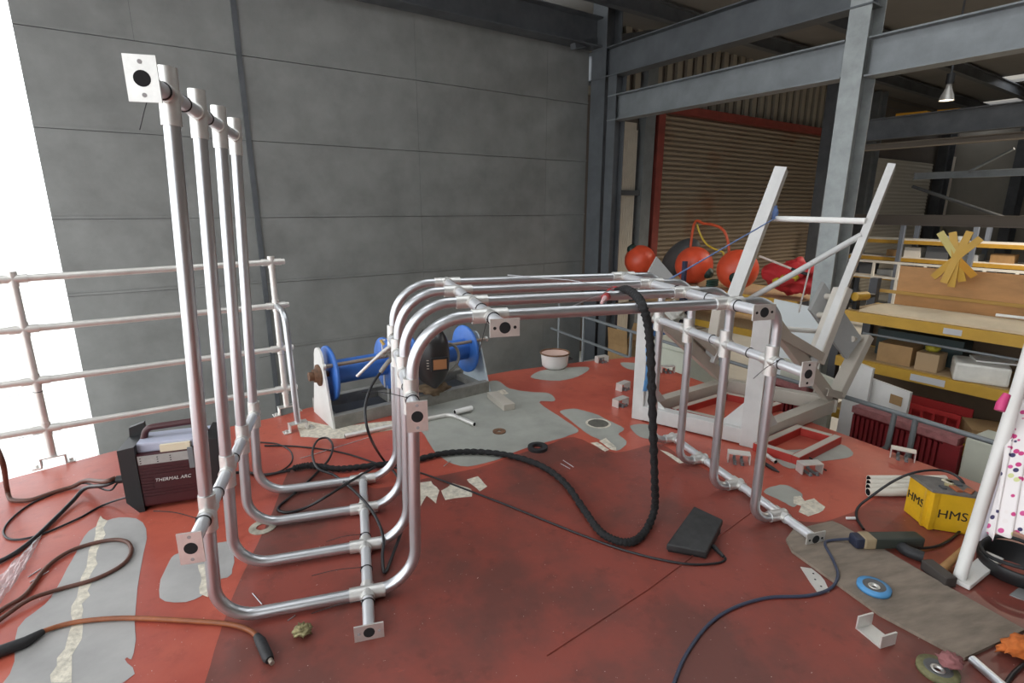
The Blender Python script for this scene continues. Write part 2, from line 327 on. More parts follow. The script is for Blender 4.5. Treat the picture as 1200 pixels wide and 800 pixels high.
# right bay back wall, cladding, roller shutter
QS = 8.42
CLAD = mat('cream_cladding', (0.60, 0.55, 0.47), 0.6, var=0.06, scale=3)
mm = MB(); bbox_b(mm, 6.9, 28, QS+0.12, QS+0.2, ZF, 5.6); wr = mm.build('wall_side_bay', mat('brown_wall', (0.13, 0.11, 0.095), 0.8, var=0.15, scale=1), kind='structure', label='dark back wall of the side bay')
mm = MB(); n = 14
s0, s1 = 8.3, 8.98; w = (s1-s0)/n
for k in range(n): bbox_b(mm, s0+k*w, s0+(k+0.72)*w, QS+0.03, QS+0.1, ZF, 1.72); bbox_b(mm, s0+k*w, s0+(k+0.72)*w, QS+0.03, QS+0.1, 1.82, 3.05)
bbox_b(mm, s0, s1, QS+0.08, QS+0.12, ZF, 3.2)
mm.build('cladding_panel', CLAD, wr)
mm = MB(); bbox_b(mm, 8.2, 9.35, QS-0.05, QS+0.1, 1.72, 1.82); mm.build('sheeting_rail', STEELD, wr)
mm = MB(); bbox_b(mm, 9.05, 9.35, QS-0.1, QS+0.1, ZF, 5); mm.build('steel_post', GALV, wr)
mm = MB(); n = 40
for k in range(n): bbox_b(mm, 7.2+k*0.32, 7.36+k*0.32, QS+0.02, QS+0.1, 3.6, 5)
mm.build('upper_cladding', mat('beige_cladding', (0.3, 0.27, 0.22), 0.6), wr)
SHUT = mat('shutter_slats', (0.27, 0.215, 0.16), 0.5, 0.2, col2=(0.21, 0.085, 0.04), var=0.05, scale=0.5, thr=(0.56, 0.75))
door = thing('door_1', B(13, QS, ZF), 'brown roller shutter with rust stains behind the buoys', None, kind='structure')
mm = MB(); pitch = 0.105; z = ZF; prof = []
while z < 3.5:
    prof += [(z, -0.03), (z+pitch*0.12, 0.0), (z+pitch*0.3, 0.022), (z+pitch*0.5, 0.03), (z+pitch*0.7, 0.022), (z+pitch*0.85, 0.0), (z+pitch*0.9, -0.03)]
    z += pitch
v = []; f = []
for i, (zz, o_) in enumerate(prof):
    v += [B(9.6, QS-o_, zz), B(17.0, QS-o_, zz)]
    if i: f.append((2*i-2, 2*i-1, 2*i+1, 2*i))
mm.add(v, f, 0, False); mm.build('curtain', SHUT, door)
REDG = mat('red_oxide', (0.20, 0.035, 0.025), 0.6, var=0.2, scale=4)
mm = MB(); bbox_b(mm, 9.42, 9.62, QS-0.14, QS+0.05, ZF, 3.65); mm.build('guide_rail', REDG, door)
mm = MB(); bbox_b(mm, 9.42, 17.2, QS-0.16, QS+0.05, 3.45, 3.62); mm.build('header_angle', REDG, door)
mm = MB(); bbox_b(mm, 16.98, 17.2, QS-0.14, QS+0.05, ZF, 3.65); mm.build('guide_rail', STEELD, door)
# far end wall
SE = 27.0
mm = MB(); bbox_b(mm, SE, SE+0.1, -4, QS+0.2, ZF, 6.5); we = mm.build('wall_end', mat('end_wall', (0.22, 0.20, 0.17), 0.7, var=0.08, scale=1), kind='structure', label='grey end wall of the workshop behind the racks')
mm = MB(); bbox_b(mm, -4.0, SE, -5.1, -5.0, ZF, RZ); mm.build('wall_rear_blocker', mat('end_wall', (0.22, 0.2, 0.17), 0.7), kind='structure', label='unseen grey rear wall added to block light from behind')  # added out of view to cut daylight from behind the camera
mm = MB(); bbox_b(mm, SE, SE+0.1, -9, -4, ZF, 6.5); mm.build('wall_end_blocker', mat('end_wall', (0.22, 0.2, 0.17), 0.7), kind='structure', label='unseen grey end wall extension added to cut light at the right')  # unseen extension, closes the side to reduce light at the right

# ================================================================= the big aluminium handrail frame lying on its side
RT = 0.0218; YK = [1.834, 2.141, 2.449, 2.749]; FL = 0.208
ST = {'A': (-0.474, 1.767), 'B': (-0.536, 0.461), 'C': (-0.041, 0.031), 'D': (0.157, 0.808), 'E': (0.450, 1.083), 'F': (1.461, 1.080), 'G': (1.709, 0.816), 'H': (1.882, 0.032)}
prof = [(-0.470, 1.838), (-0.560, 0.031), (0.143, 0.031), (0.172, 1.084), (1.722, 1.078), (1.722, 0.031), (1.882, 0.032)]
prad = [0, 0.13, 0.165, 0.2, 0.125, 0.085, 0]
fr = thing('handrail_frame', (0.6, 2.3, 0.0), 'large aluminium handrail frame of four parallel bent rails lying on its side', 'handrail')
for y in YK:
    m = MB(); m.tube(fillet([(x, y, z) for x, z in prof], prad, 12), RT, 20, bore=1); m.build('rail', [ALU, HOLE], fr)
dirs = {}
def pdir(n):
    d = {'A': (0.047, 1), 'B': (0.047, 1), 'C': (1, 0), 'D': (0.03, 1), 'E': (1, 0), 'F': (1, 0), 'G': (0, 1), 'H': (1, 0)}[n]; return Vector((d[0], 0, d[1])).normalized()
tie_at = {'A': (0.12, 0.62, 1.55), 'B': (0.15, 1.55, 0.6), 'C': (0.1, 0.62, 1.4), 'D': (0.06, 0.5, 1.3), 'E': (0.08, 0.6, 1.5), 'F': (0.07, 0.6, 1.4, 2.3), 'G': (0.07, 0.6, 1.5), 'H': ()}
tails = {'A': ((-.05, .02, -.1),), 'B': ((-0.11, 0.02, 0.03),), 'C': ((-0.16, 0.02, -0.028), (-0.17, 0.03, -0.02), (-0.13, 0.02, -0.02)), 'D': ((-.13, .03, .02),), 'E': ((-0.02, 0.03, -0.11),), 'G': ((-0.1, 0.0, -0.06),), 'F': ()}
for n, (x, z) in ST.items():
    y0 = YK[0]-FL; y1 = YK[-1]+(0.03 if n not in 'A' else 0.0); d = pdir(n)
    m = MB(); m.tube([(x, y0+0.006, z), (x, y1, z)], RT-0.0008, 20, bore=1); m.build('stanchion', [ALUS, HOLE], fr)
    for k, y in enumerate(YK):
        m = MB(); c = Vector((x, y, z)); h = 0.066 if n != 'H' else 0.0
        if n == 'H': m.tube([c-d*0.068, c+d*0.024], 0.0268, 18)
        elif n == 'A': m.tube([c-d*0.082, c+d*0.072], 0.0268, 18, bore=1)
        else: m.tube([c-d*h, c+d*h], 0.0268, 18)
        m.tube([c-Vector((0, 0.042, 0)), c+Vector((0, 0.042 if k < 3 else 0.03, 0))], 0.0262, 18)
        m.build('cross_fitting', [ALU2, HOLE], fr)
    # flange plate
    m = MB(); long_x = n in 'CEF'; hw, hh = (0.050, 0.030) if long_x else (0.034, 0.052)
    if n == 'A': hw, hh = 0.036, 0.054
    if n == 'H': hw, hh = 0.05, 0.032
    cx, cz = x, max(z, hh+0.0005)
    ring = []; N = 24
    for k in range(N):
        a = 2*math.pi*k/N+math.pi/N; ca, sa = math.cos(a), math.sin(a); t = min(hw/abs(ca) if abs(ca) > 1e-6 else 9, hh/abs(sa) if abs(sa) > 1e-6 else 9); ring.append((ca*t, sa*t))
    cor = [(hw, hh), (-hw, hh), (-hw, -hh), (hw, -hh)]
    for cxx, czz in cor:
        j = min(range(N), key=lambda q: (ring[q][0]-cxx)**2+(ring[q][1]-czz)**2); ring[j] = (cxx, czz)
    for yy, sgn in ((y0, 1), (y0+0.006, -1)):
        v = [(cx+a, yy, cz+b) for a, b in ring]+[(x+0.019*math.cos(2*math.pi*k/N+math.pi/N), yy, z+0.019*math.sin(2*math.pi*k/N+math.pi/N)) for k in range(N)]
        fs = [(k, (k+1) % N, N+(k+1) % N, N+k) for k in range(N)]
        m.add(v, fs if sgn > 0 else [q[::-1] for q in fs])
    v = [(cx+a, y0, cz+b) for a, b in ring]+[(cx+a, y0+0.006, cz+b) for a, b in ring]
    m.add(v, [((k+1) % N, k, N+k, N+(k+1) % N) for k in range(N)])
    m.tube([(x, y0-0.0006, z), (x, y0+0.03, z)], 0.0192, 20, mi=1)
    for sg in (1, -1):
        hx, hz = (sg*0.034, 0) if long_x or n == 'H' else (0, sg*0.038)
        m.cyl((x+hx, y0-0.0007, cz+hz), (x+hx, y0+0.003, cz+hz), 0.0055, 10, mi=2)
    m.build('base_flange', [ALU2, HOLE, mat('bolt_hole', (0.35, 0.34, 0.34), 0.5) if n in 'ABCD' else HOLE], fr)
    for j, t in enumerate(tie_at[n]):
        y = YK[0]-0.06 if t < 0.2 else YK[0]+(t)*0.3-0.05
        m = MB(); m.tube([(x+(RT+0.001)*math.cos(a*math.pi/9), y, z+(RT+0.001)*math.sin(a*math.pi/9)) for a in range(18)], 0.0022, 5, closed=True, up=(0, 1, 0))
        tl = tails.get(n, ())
        if j < len(tl):
            hd = Vector((x-RT*0.8, y, z+RT*0.7)) if n != 'E' else Vector((x-RT, y, z)); m.box(hd, (0.008, 0.006, 0.006)); e = hd+Vector(tl[j])*1.15
            if e.z < 0.003: e.z = 0.004
            md = (hd+e)/2+Vector((0, 0, 0.008)); m.tube(spline([hd, md, e], 5), 0.0015, 5)
        m.build('cable_tie', BLACK, fr)
# ================================================================= guard rail along the deck edge on the left
gr = thing('guard_rail', (-1.76, 3.463, 0.0), 'fixed four-rail aluminium guard rail at the deck edge behind the welding machine', 'handrail')
gb = Vector((-1.771, 3.488, 0.0)); gt = Vector((-0.553, 3.973, 0.0)); 
GZ = [1.086, 0.81, 0.514, 0.226]
GZ2 = [1.098, 0.798, 0.49, 0.19]
gd = (gt-gb).normalized()
for a, b_ in zip(GZ, GZ2):
    A_ = Vector((gb.x, gb.y, a)); B_ = Vector((gt.x, gt.y, b_)); d_ = (B_-A_).normalized()
    m = MB(); m.tube([A_-d_*1.4, B_+d_*0.085], 0.0195, 14, bore=1); m.build('rail', [ALUW, HOLE], gr)
    for c in (A_, B_):
        m = MB(); m.tube([c-d_*0.062, c+d_*0.062], 0.0235, 14); m.tube([c-Vector((0, 0, 0.04)), c+Vector((0, 0, 0.04))], 0.023, 14); m.build('cross_fitting', ALUW, gr)
def foot(parent, p, d, s=1.0):
    p = Vector(p); d = Vector((d[0], d[1], 0)).normalized(); n_ = Vector((-d.y, d.x, 0)); m = MB()
    for k in (-1, 1):
        m.bar(p+d*0.055*k*s+Vector((0, 0, 0.001)), p+d*0.055*k*s+Vector((0, 0, 0.055*s)), 0.006, 0.06*s, up=tuple(n_))
        m.bar(p+d*0.075*k*s-n_*0.03*s+Vector((0, 0, 0.004)), p+d*0.075*k*s+n_*0.03*s+Vector((0, 0, 0.004)), 0.045*s, 0.007)
        m.cyl(p+d*0.078*k*s+Vector((0, 0, 0.007)), p+d*0.078*k*s+Vector((0, 0, 0.02)), 0.009*s, 6)
    m.bar(p-d*0.06*s+Vector((0, 0, 0.056*s)), p+d*0.06*s+Vector((0, 0, 0.056*s)), 0.06*s, 0.006)
    return m.build('foot_bracket', ALU2, parent)
for p, ztop in ((gb, GZ[0]), (gt, GZ2[0])):
    m = MB(); m.tube([p+Vector((0, 0, 0.056)), (p.x, p.y, ztop)], 0.0195, 14); m.build('post', ALUW, gr); foot(gr, p, gd)
    for zz in (0.2, 0.45):
        m = MB(); m.tube([p+Vector((0.021*math.cos(a*math.pi/8), 0.021*math.sin(a*math.pi/8), zz)) for a in range(16)], 0.002, 5, closed=True)
        m.tube([p+Vector((-0.02, 0, zz)), p+Vector((-0.14, -0.03, zz-0.01))], 0.0014, 5); m.build('cable_tie', BLACK, gr)
cb = Vector((-0.446, 3.621, 0.0)); ct = Vector((gt.x, gt.y, GZ2[1])); md = cb-gt; md.z = 0
m = MB(); m.tube(fillet([ct, ct+md*0.8+Vector((0, 0, 0.0)), cb+Vector((0, 0, 0.056))], 0.1, 8), 0.0195, 14); m.build('curved_brace', ALU, gr); foot(gr, cb, gd)

# ================================================================= things on the deck
def text_mesh(name, txt, org, right, upv, size, mt, parent, depth=0.0015, shear=0.0):
    cu = bpy.data.curves.new(name, 'FONT'); cu.body = txt; cu.size = size; cu.extrude = depth; cu.shear = shear; cu.resolution_u = 3
    o = bpy.data.objects.new(name, cu); me = bpy.data.meshes.new_from_object(o); bpy.data.objects.remove(o); bpy.data.curves.remove(cu)
    r = Vector(right).normalized(); u = Vector(upv).normalized(); n_ = r.cross(u)
    M4 = Matrix(((r.x, u.x, n_.x, org[0]), (r.y, u.y, n_.y, org[1]), (r.z, u.z, n_.z, org[2]), (0, 0, 0, 1)))
    me.transform(M4); me.transform(Matrix.Translation(-ORG[parent])); me.materials.append(mt)
    o = bpy.data.objects.new(name, me); COL.objects.link(o); o.parent = parent; ORG[o] = ORG[parent]; return o
def cable(name, pts, r, mt, label, n=6, seg=8, wob=0.0, cat='cable', group=None):
    P = spline(pts, n)
    for p in P: p.z = max(p.z, r+0.0006)
    m = MB(); rr = [r*(1+wob*(random.random()-0.5)) for _ in P] if wob else r
    m.tube(P, rr, seg); return m.build(name, mt, label=label, cat=cat, group=group)
# ---- winch
BLUE = mat('winch_blue', (0.045, 0.16, 0.52), 0.42, var=0.15, scale=9)
RUST = mat('rust_brown', (0.15, 0.075, 0.04), 0.75, var=0.4, scale=20)
DIRTY = mat('dirty_steel', (0.27, 0.26, 0.235), 0.6, 0.2, var=0.25, scale=9)
PALEB = mat('pale_blue_paint', (0.55, 0.62, 0.66), 0.5, var=0.1, scale=8)
wa = Vector((-0.208, 3.567, 0)); wd = Vector((0.934, 0.357, 0)); wn = Vector((-0.357, 0.934, 0)); WL = 1.27; Z = Vector((0, 0, 1))
wt = thing('cable_winch', wa+wd*0.6+wn*0.2, 'blue twin-drum winch on a grey steel base frame', 'winch')
for off in (0.0, 0.42):
    m = MB(); m.bar(wa+wn*(off+0.03)+Z*0.045, wa+wd*WL+wn*(off+0.03)+Z*0.045, 0.06, 0.09, bev=0.004); m.build('base_beam', DIRTY, wt)
for t in (0.03, 0.52, 1.24):
    m = MB(); m.bar(wa+wd*t+wn*0.06+Z*0.03, wa+wd*t+wn*0.42+Z*0.03, 0.06, 0.05); m.build('cross_beam', DIRTY, wt)
m = MB(); m.bar(wa+wd*0.05+wn*0.24+Z*0.012, wa+wd*1.2+wn*0.24+Z*0.012, 0.34, 0.006); m.build('bed_plate', STEELD, wt)
def endplate(t, ztop, w0, w1, mt):
    c = wa+wd*t+wn*0.21; pr = [c-wn*w0, c+wn*w0]+[c+wn*w1*math.cos(a*math.pi/10)+Z*(ztop-w1+w1*math.sin(a*math.pi/10)) for a in range(11)]
    m = MB(); m.prism([p+Z*0.0 for p in pr[:2]]+pr[2:], wd*0.014); return m.build('end_plate', mt, wt)
endplate(-0.012, 0.53, 0.21, 0.09, WHITEP); endplate(1.27, 0.47, 0.21, 0.07, PALEB)
ax = wn*0.21+Z*0.335
def drumdisc(t, r, th=0.016):
    c = wa+wd*t+ax; m = MB(); m.lathe(c, wd, [(0.0, 0), (r*0.3, 0), (r-0.01, -0.004), (r, 0), (r, th), (r-0.012, th+0.004), (r*0.3, th), (0, th)], 32); return m.build('drum_flange', BLUE, wt)
for t in (0.05, 0.47, 0.66, 1.17): drumdisc(t, 0.195)
for t0_, t1_ in ((0.06, 0.47), (0.67, 1.17)):
    m = MB(); m.cyl(wa+wd*t0_+ax, wa+wd*t1_+ax, 0.085, 24); m.build('drum', BLUE, wt)
m = MB(); m.cyl(wa-wd*0.07+ax, wa+wd*1.3+ax, 0.022, 14); m.build('shaft', RUST, wt)
m = MB(); m.lathe(wa-wd*0.012+ax, -wd, [(0, 0), (0.075, 0), (0.075, 0.012), (0.05, 0.016), (0.045, 0.04), (0, 0.04)], 20); m.build('bearing', RUST, wt)
m = MB(); m.cyl(wa-wd*0.05+ax, wa-wd*0.085+ax, 0.032, 6); m.build('shaft_nut', RUST, wt)
m = MB(); m.cyl(wa-wd*0.01+wn*0.1+Z*0.42, wa+wd*1.3+wn*0.1+Z*0.42, 0.013, 10); m.build('tie_rod', mat('dull_bronze', (0.33, 0.27, 0.22), 0.5, 0.4), wt)
for t in (-0.02, 1.3):
    m = MB(); m.cyl(wa+wd*t+wn*0.1+Z*0.42, wa+wd*(t+0.02)+wn*0.1+Z*0.42, 0.022, 6); m.build('rod_nut', ALU2, wt)
hc = wa+wd*0.86+wn*-0.02+Z*0.36
m = MB(); m.tube([hc+wd*0.115*math.cos(a*math.pi/14)+Z*0.115*math.sin(a*math.pi/14) for a in range(28)], 0.011, 8, closed=True)
m.tube([hc+Vector((0, 0, 0)), hc-Z*0.11], 0.01, 8); m.tube([hc, hc+wd*-0.08+Z*0.08], 0.01, 8); m.tube([hc, hc+wn*0.12], 0.012, 8); m.build('handwheel', DIRTY, wt)
m = MB(); m.bar((0.97, 3.884, 0.025), (1.023, 3.577, 0.025), 0.09, 0.045); m.build('corner_foot', GREYP, wt)
bp0 = Vector((0.147, 3.9, 0.38)); m = MB()
for a_, b_ in (((0, 0), (0, 0.36)), ((0.05, 0), (0.05, 0.36)), ((0, 0.36), (0.05, 0.36))):
    m.tube([(bp0.x+a_[0], bp0.y, 0.06+a_[1]+0.1), (bp0.x+b_[0], bp0.y, 0.06+b_[1]+0.1)], 0.007, 8)
m.tube([(bp0.x+0.025, bp0.y, 0.03), (bp0.x+0.025, bp0.y, 0.17)], 0.01, 8); m.build('cable_guide', ALUW, wt)
# ---- welding helmet leaning on the winch base
HB = mat('helmet_black', (0.022, 0.02, 0.02), 0.32); 
hp = Vector((0.487, 3.754, 0.445))
ht = thing('welding_helmet', (hp.x, hp.y, 0.1), 'black welding helmet with an amber window standing on the winch base', 'helmet')
hf = Vector((0.05, -1.0, 0.0)).normalized(); hs = Vector((1.0, 0.05, 0))
def shell(u, v_):   # u -1..1 across, v 0..1 bottom to top
    w_ = 0.128*math.sqrt(max(0.03, 1-(abs(v_-0.52)/0.53)**2.6))
    th = u*1.75; dz = 0.42*v_
    bulge = 0.13*(0.75+0.25*math.sin(v_*math.pi)); top = 1.0 if v_ < 0.75 else math.sqrt(max(0, 1-((v_-0.75)/0.26)**2))
    return Vector((hp.x, hp.y, 0.195))+hs*(w_*math.sin(th))+hf*(bulge*math.cos(th)*top)+Z*dz
nu, nv = 20, 16; m = MB(); vv = [shell(-1+2*i/nu, j/nv) for j in range(nv+1) for i in range(nu+1)]
m.add(vv, [(j*(nu+1)+i, j*(nu+1)+i+1, (j+1)*(nu+1)+i+1, (j+1)*(nu+1)+i) for j in range(nv) for i in range(nu)], 0, True); m.build('shell', HB, ht)
wc = Vector((hp.x, hp.y, 0.385))+hf*0.128+hs*0.03
m = MB(); m.bar(wc-Z*0.05, wc+Z*0.05, 0.125, 0.022, up=tuple(hf), bev=0.004); wf = m.build('window_frame', BLACK, ht)
m = MB(); m.bar(wc-Z*0.036+hf*0.0105, wc+Z*0.036+hf*0.0105, 0.095, 0.004, up=tuple(hf)); m.build('amber_pane', mat('amber_glass', (0.36, 0.17, 0.08), 0.12), wf)
m = MB()
for k in range(4): m.bar(wc-hs*0.09+Z*(-0.03+0.02*k)-hf*0.013, wc-hs*0.075+Z*(-0.03+0.02*k)-hf*0.008, 0.004, 0.004)
m.build('vent_marks', mat('beige_mark', (0.5, 0.45, 0.38), 0.5), ht)
def blob(name, c, sx, sy, sz, mt, label, cat, amp=0.25, fr_=9.0, parent=None, seed=0, group=None):
    m = MB(); m.sphere((0, 0, 0), 1, 22, 14); vs_ = []
    for p in m.v:
        q = p.normalized(); k = 1+amp*noise.noise(q*fr_*0.35+Vector((seed, seed*2.1, 0)))+amp*0.5*noise.noise(q*fr_+Vector((seed*3.3, 0, 0)))
        vs_.append(Vector((q.x*sx*k, q.y*sy*k, q.z*sz*k)))
    lo = min(p.z for p in vs_); m.v = [p+Vector((c[0], c[1], c[2]-lo)) for p in vs_]
    return m.build(name, mt, parent, label=label, cat=cat, group=group)
gp = (0.49, 3.805, -0.023)
blob('leather_glove', (gp[0], gp[1]-0.0, 0.0915), 0.11, 0.07, 0.045, mat('brown_leather', (0.16, 0.11, 0.065), 0.9, var=0.35, scale=25, bump=0.5, bscale=60), 'crumpled brown leather glove under the welding helmet', 'glove', 0.5, 7, seed=3)
# ---- locking clamp on the frame
cl = thing('welding_clamp', (0.104, 2.69, 0.692), 'steel locking welding clamp gripping the aluminium frame', 'clamp')
m = MB(); m.tube(spline([(-0.033, 2.66, 0.641), (0.063, 2.66, 0.727), (0.16, 2.68, 0.794)], 6), [0.008]*7+[0.011]*6, 8); m.build('handle', ALUW, cl)
m = MB(); m.tube(spline([(0.084, 2.68, 0.647), (0.125, 2.68, 0.698), (0.179, 2.69, 0.745)], 6), 0.012, 8); m.build('handle', DIRTY, cl)
m = MB(); m.tube(spline([(0.106, 2.68, 0.727), (0.142, 2.68, 0.769), (0.158, 2.7, 0.807), (0.152, 2.72, 0.83)], 6), 0.012, 8); m.tube([(0.115, 2.68, 0.753), (0.152, 2.68, 0.723)], 0.014, 8); m.build('jaw', DIRTY, cl)
m = MB(); m.cyl((0.094, 2.69, 0.814), (0.109, 2.68, 0.789), 0.008, 8); m.build('adjusting_screw', mat('brass', (0.5, 0.33, 0.1), 0.4, 0.6), cl)
# ---- welding machine
MAR = mat('maroon_plastic', (0.055, 0.009, 0.012), 0.4, var=0.1, scale=6)
w0 = Vector((-1.122, 2.774, 0.0)); w1 = Vector((-0.753, 2.792, 0.0)); md_ = (w1-w0).normalized(); mn = Vector((-md_.y, md_.x, 0)); ML = 0.44; MW = 0.21; MH = 0.345
mo = w0-md_*0.03
ma = thing('welding_machine', mo+md_*ML/2+mn*MW/2, 'dark maroon welding power source with black end caps and lettering', 'welder')
Rm = Matrix((md_, mn, Z)).transposed()
def mbx(mb, x0, x1, y0, y1, z0, z1, bev=0.0, mi=0): return mb.box(mo+md_*(x0+x1)/2+mn*(y0+y1)/2+Z*(z0+z1)/2, (abs(x1-x0), abs(y1-y0), abs(z1-z0)), Rm, mi, bev)
m = MB(); mbx(m, 0.05, ML-0.05, 0, MW, 0.02, MH-0.05, 0.012); m.build('case', MAR, ma)
for e, sg in ((0.0, 1), (ML, -1)):
    pr = [(0, 0.06), (0, 0.30), (0.0, 0.335), (0.07, 0.345), (0.07, 0.0), (0.045, 0.0)]
    m = MB(); m.prism([mo+md_*(e+sg*a)+Z*b-mn*0.008 for a, b in pr], mn*(MW+0.016)); m.build('end_cap', BLACK, ma)
for k in range(10):
    if 3 <= k <= 6: x0_, x1_ = 0.075, 0.125
    else: x0_, x1_ = 0.075, 0.36
    m = MB(); mbx(m, x0_, x1_, -0.004, 0.004, 0.07+0.0165*k, 0.076+0.0165*k); m.build('rib', MAR, ma)
m = MB(); mbx(m, 0.075, 0.37, -0.003, 0.003, 0.246, 0.29); lp = m.build('rating_plate', mat('grey_label', (0.36, 0.35, 0.33), 0.5, var=0.1, scale=30), ma)
m = MB()
for xx in (0.083, 0.155, 0.21):
    for k in range(3): mbx(m, xx, xx+0.006, -0.0038, 0, 0.253+0.012*k, 0.257+0.012*k)
m.build('slot', HOLE, lp)
text_mesh('lettering', 'THERMAL ARC', mo+md_*0.132-mn*0.0045+Z*0.150, md_, Z, 0.0235, mat('silver_print', (0.62, 0.60, 0.58), 0.4), ma, shear=0.25)
m = MB(); mbx(m, 0.06, ML-0.06, 0.03, MW-0.03, MH-0.05, MH+0.0, 0.01); m.build('top_panel', mat('pale_lilac_panel', (0.45, 0.47, 0.58), 0.35), ma)
m = MB(); mbx(m, 0.17, 0.3, 0.012, 0.03, MH-0.05, MH-0.015); m.build('cream_label', mat('cream_label', (0.75, 0.66, 0.48), 0.5), ma)
m = MB(); P_ = [mo+md_*0.075+mn*MW/2+Z*(MH-0.03), mo+md_*0.10+mn*MW/2+Z*(MH+0.05), mo+md_*0.33+mn*MW/2+Z*(MH+0.06), mo+md_*0.37+mn*MW/2+Z*(MH-0.03)]
m.tube(fillet(P_, 0.04, 6), 0.016, 10); m.build('carry_handle', MAR, ma)
m = MB(); mbx(m, 0.29, 0.315, -0.012, 0.0, 0.2, 0.31, 0.003); m.build('hasp', GALV, ma)
m = MB(); mbx(m, 0.0, 0.02, 0.06, 0.1, 0.13, 0.18, 0.006); m.tube([mo-md_*0.05+mn*0.07+Z*0.155, mo+mn*0.07+Z*0.155], 0.02, 12); m.build('cable_socket', BLACK, ma)
m = MB(); m.prism([mo+md_*0.005+mn*0.16+Z*(MH-0.01), mo+md_*0.075+mn*0.16+Z*(MH-0.0), mo+md_*0.075+mn*0.16+Z*(MH+0.06), mo+md_*0.01+mn*0.16+Z*(MH+0.04)], mn*0.03); m.build('rear_hood', BLACK, ma)
# ---- foot pedal
pt = [(1.484, 1.96, 0.055), (1.544, 1.823, 0.055), (1.354, 1.674, 0.055), (1.216, 1.769, 0.055)]
pc = Vector((sum(p[0] for p in pt)/4, sum(p[1] for p in pt)/4, 0)); pm = thing('foot_pedal', pc, 'black rubber foot pedal lying on the red deck with its cable', 'pedal')
hts = (0.072, 0.072, 0.042, 0.042)
def slab(mb, tops, bots, mi=0):
    n_ = len(tops); mb.add(list(tops)+list(bots), [tuple(range(n_))[::-1], tuple(range(n_, 2*n_))]+[(i, (i+1) % n_, n_+(i+1) % n_, n_+i) for i in range(n_)], mi)
def inset(pts, k):
    c_ = sum((Vector(p) for p in pts), Vector())/len(pts); return [c_+(Vector(p)-c_)*k for p in pts]
tp = [Vector((p[0], p[1], h)) for p, h in zip(pt, hts)]
m = MB(); bt = inset([(p.x, p.y, 0.0) for p in tp], 0.93); slab(m, [Vector((p.x, p.y, 0.022)) for p in inset(tp, 0.95)], bt); m.build('base', BLACK, pm)
m = MB(); o_ = MB(); slab(m, tp, [Vector((p.x, p.y, p.z-0.032)) for p in tp]); po = m.build('treadle', mat('scuffed_black', (0.025, 0.025, 0.025), 0.5, var=0.4, scale=25), pm)
bv = po.modifiers.new('bevel', 'BEVEL'); bv.width = 0.007; bv.segments = 3
m = MB(); pe = Vector((1.428, 1.714, 0.0)); m.cyl((1.424, 1.724, 0.02), (1.427, 1.658, 0.014), 0.011, 10, r2=0.007); m.build('cable_boot', BLACK, pm)
# ---- cradle frame
CR = thing('boat_cradle', (2.5, 2.9, 0.0), 'pale grey welded cradle frame with triangular sides and leaning arms', 'cradle')
FL_, FR_ = Vector((1.867, 3.174, 0)), Vector((2.325, 2.585, 0)); cw = Vector((math.sin(BA), math.cos(BA), 0)); cu_ = (FR_-FL_).normalized()
BK_ = FL_+cw*1.02; RB_ = FR_+cw*1.02
SCUFF = mat('scuffed_white_paint', (0.56, 0.555, 0.54), 0.45, var=0.08, scale=7)
def bm_(name, a, b, w_, h_, mt=SCUFF, up=(0, 0, 1), parent=CR, bev=0.004):
    m = MB(); m.bar(a, b, w_, h_, up, bev=bev); return m.build(name, mt, parent)
bz = Z*0.06
bm_('base_beam', FL_+bz+cu_*0.04, FR_+bz-cu_*0.03, 0.08, 0.1); bm_('base_beam', BK_+bz-cu_*0.04, RB_+bz+cu_*0.04, 0.08, 0.1, GREYP)
bm_('base_beam', FL_+bz+cw*0.04, BK_+bz-cw*0.04, 0.08, 0.1, GREYP); bm_('base_beam', FR_+bz+cw*0.05, RB_+bz-cw*0.04, 0.08, 0.1, GREYP)
bm_('post', FL_+Z*0.002, FL_+Z*0.80, 0.06, 0.08, up=tuple(cu_)); bm_('post', FR_+Z*0.002, FR_+Z*0.86, 0.10, 0.10, up=tuple(cu_))
for a_, z_ in ((FL_, 0.78), (FR_, 0.82)):
    bm_('diagonal_strut', a_+cw*0.05+Z*z_, a_+cw*0.98+Z*0.12, 0.05, 0.09, GREYP)
    m = MB(); m.prism([a_+cu_*0.035+cw*0.0+Z*0.1, a_+cu_*0.035+cw*0.22+Z*0.1, a_+cu_*0.035+Z*0.34], cu_*0.008); m.build('gusset', SCUFF, CR)
    m = MB(); m.prism([a_-cu_*0.035-cw*0.0+Z*0.1, a_-cu_*0.2*(1 if a_ is FR_ else -1)+Z*0.1, a_-cu_*0.035+Z*0.3], cw*0.008); m.build('gusset', SCUFF, CR)
# leaning arms, cross bar and brace
P2b, P2t = Vector((2.93, 2.782, 0.35)), Vector((3.636, 3.013, 1.742)); P1b, P1t = Vector((2.60, 3.413, 0.29)), Vector((3.262, 3.629, 1.757))
bm_('leaning_arm', P1b, P1t, 0.09, 0.09, up=tuple(cu_)); bm_('leaning_arm', P2b, P2t, 0.09, 0.05, up=tuple(cu_))
m = MB(); m.cyl((3.19, 3.606, 1.379), (3.393, 2.933, 1.373), 0.022, 14); m.build('cross_bar', WHITEP, CR)
m = MB(); m.cyl((3.0, 3.543, 0.74), (3.363, 2.923, 1.282), 0.022, 14); m.build('brace', mat('grey_tube', (0.5, 0.5, 0.49), 0.4), CR)
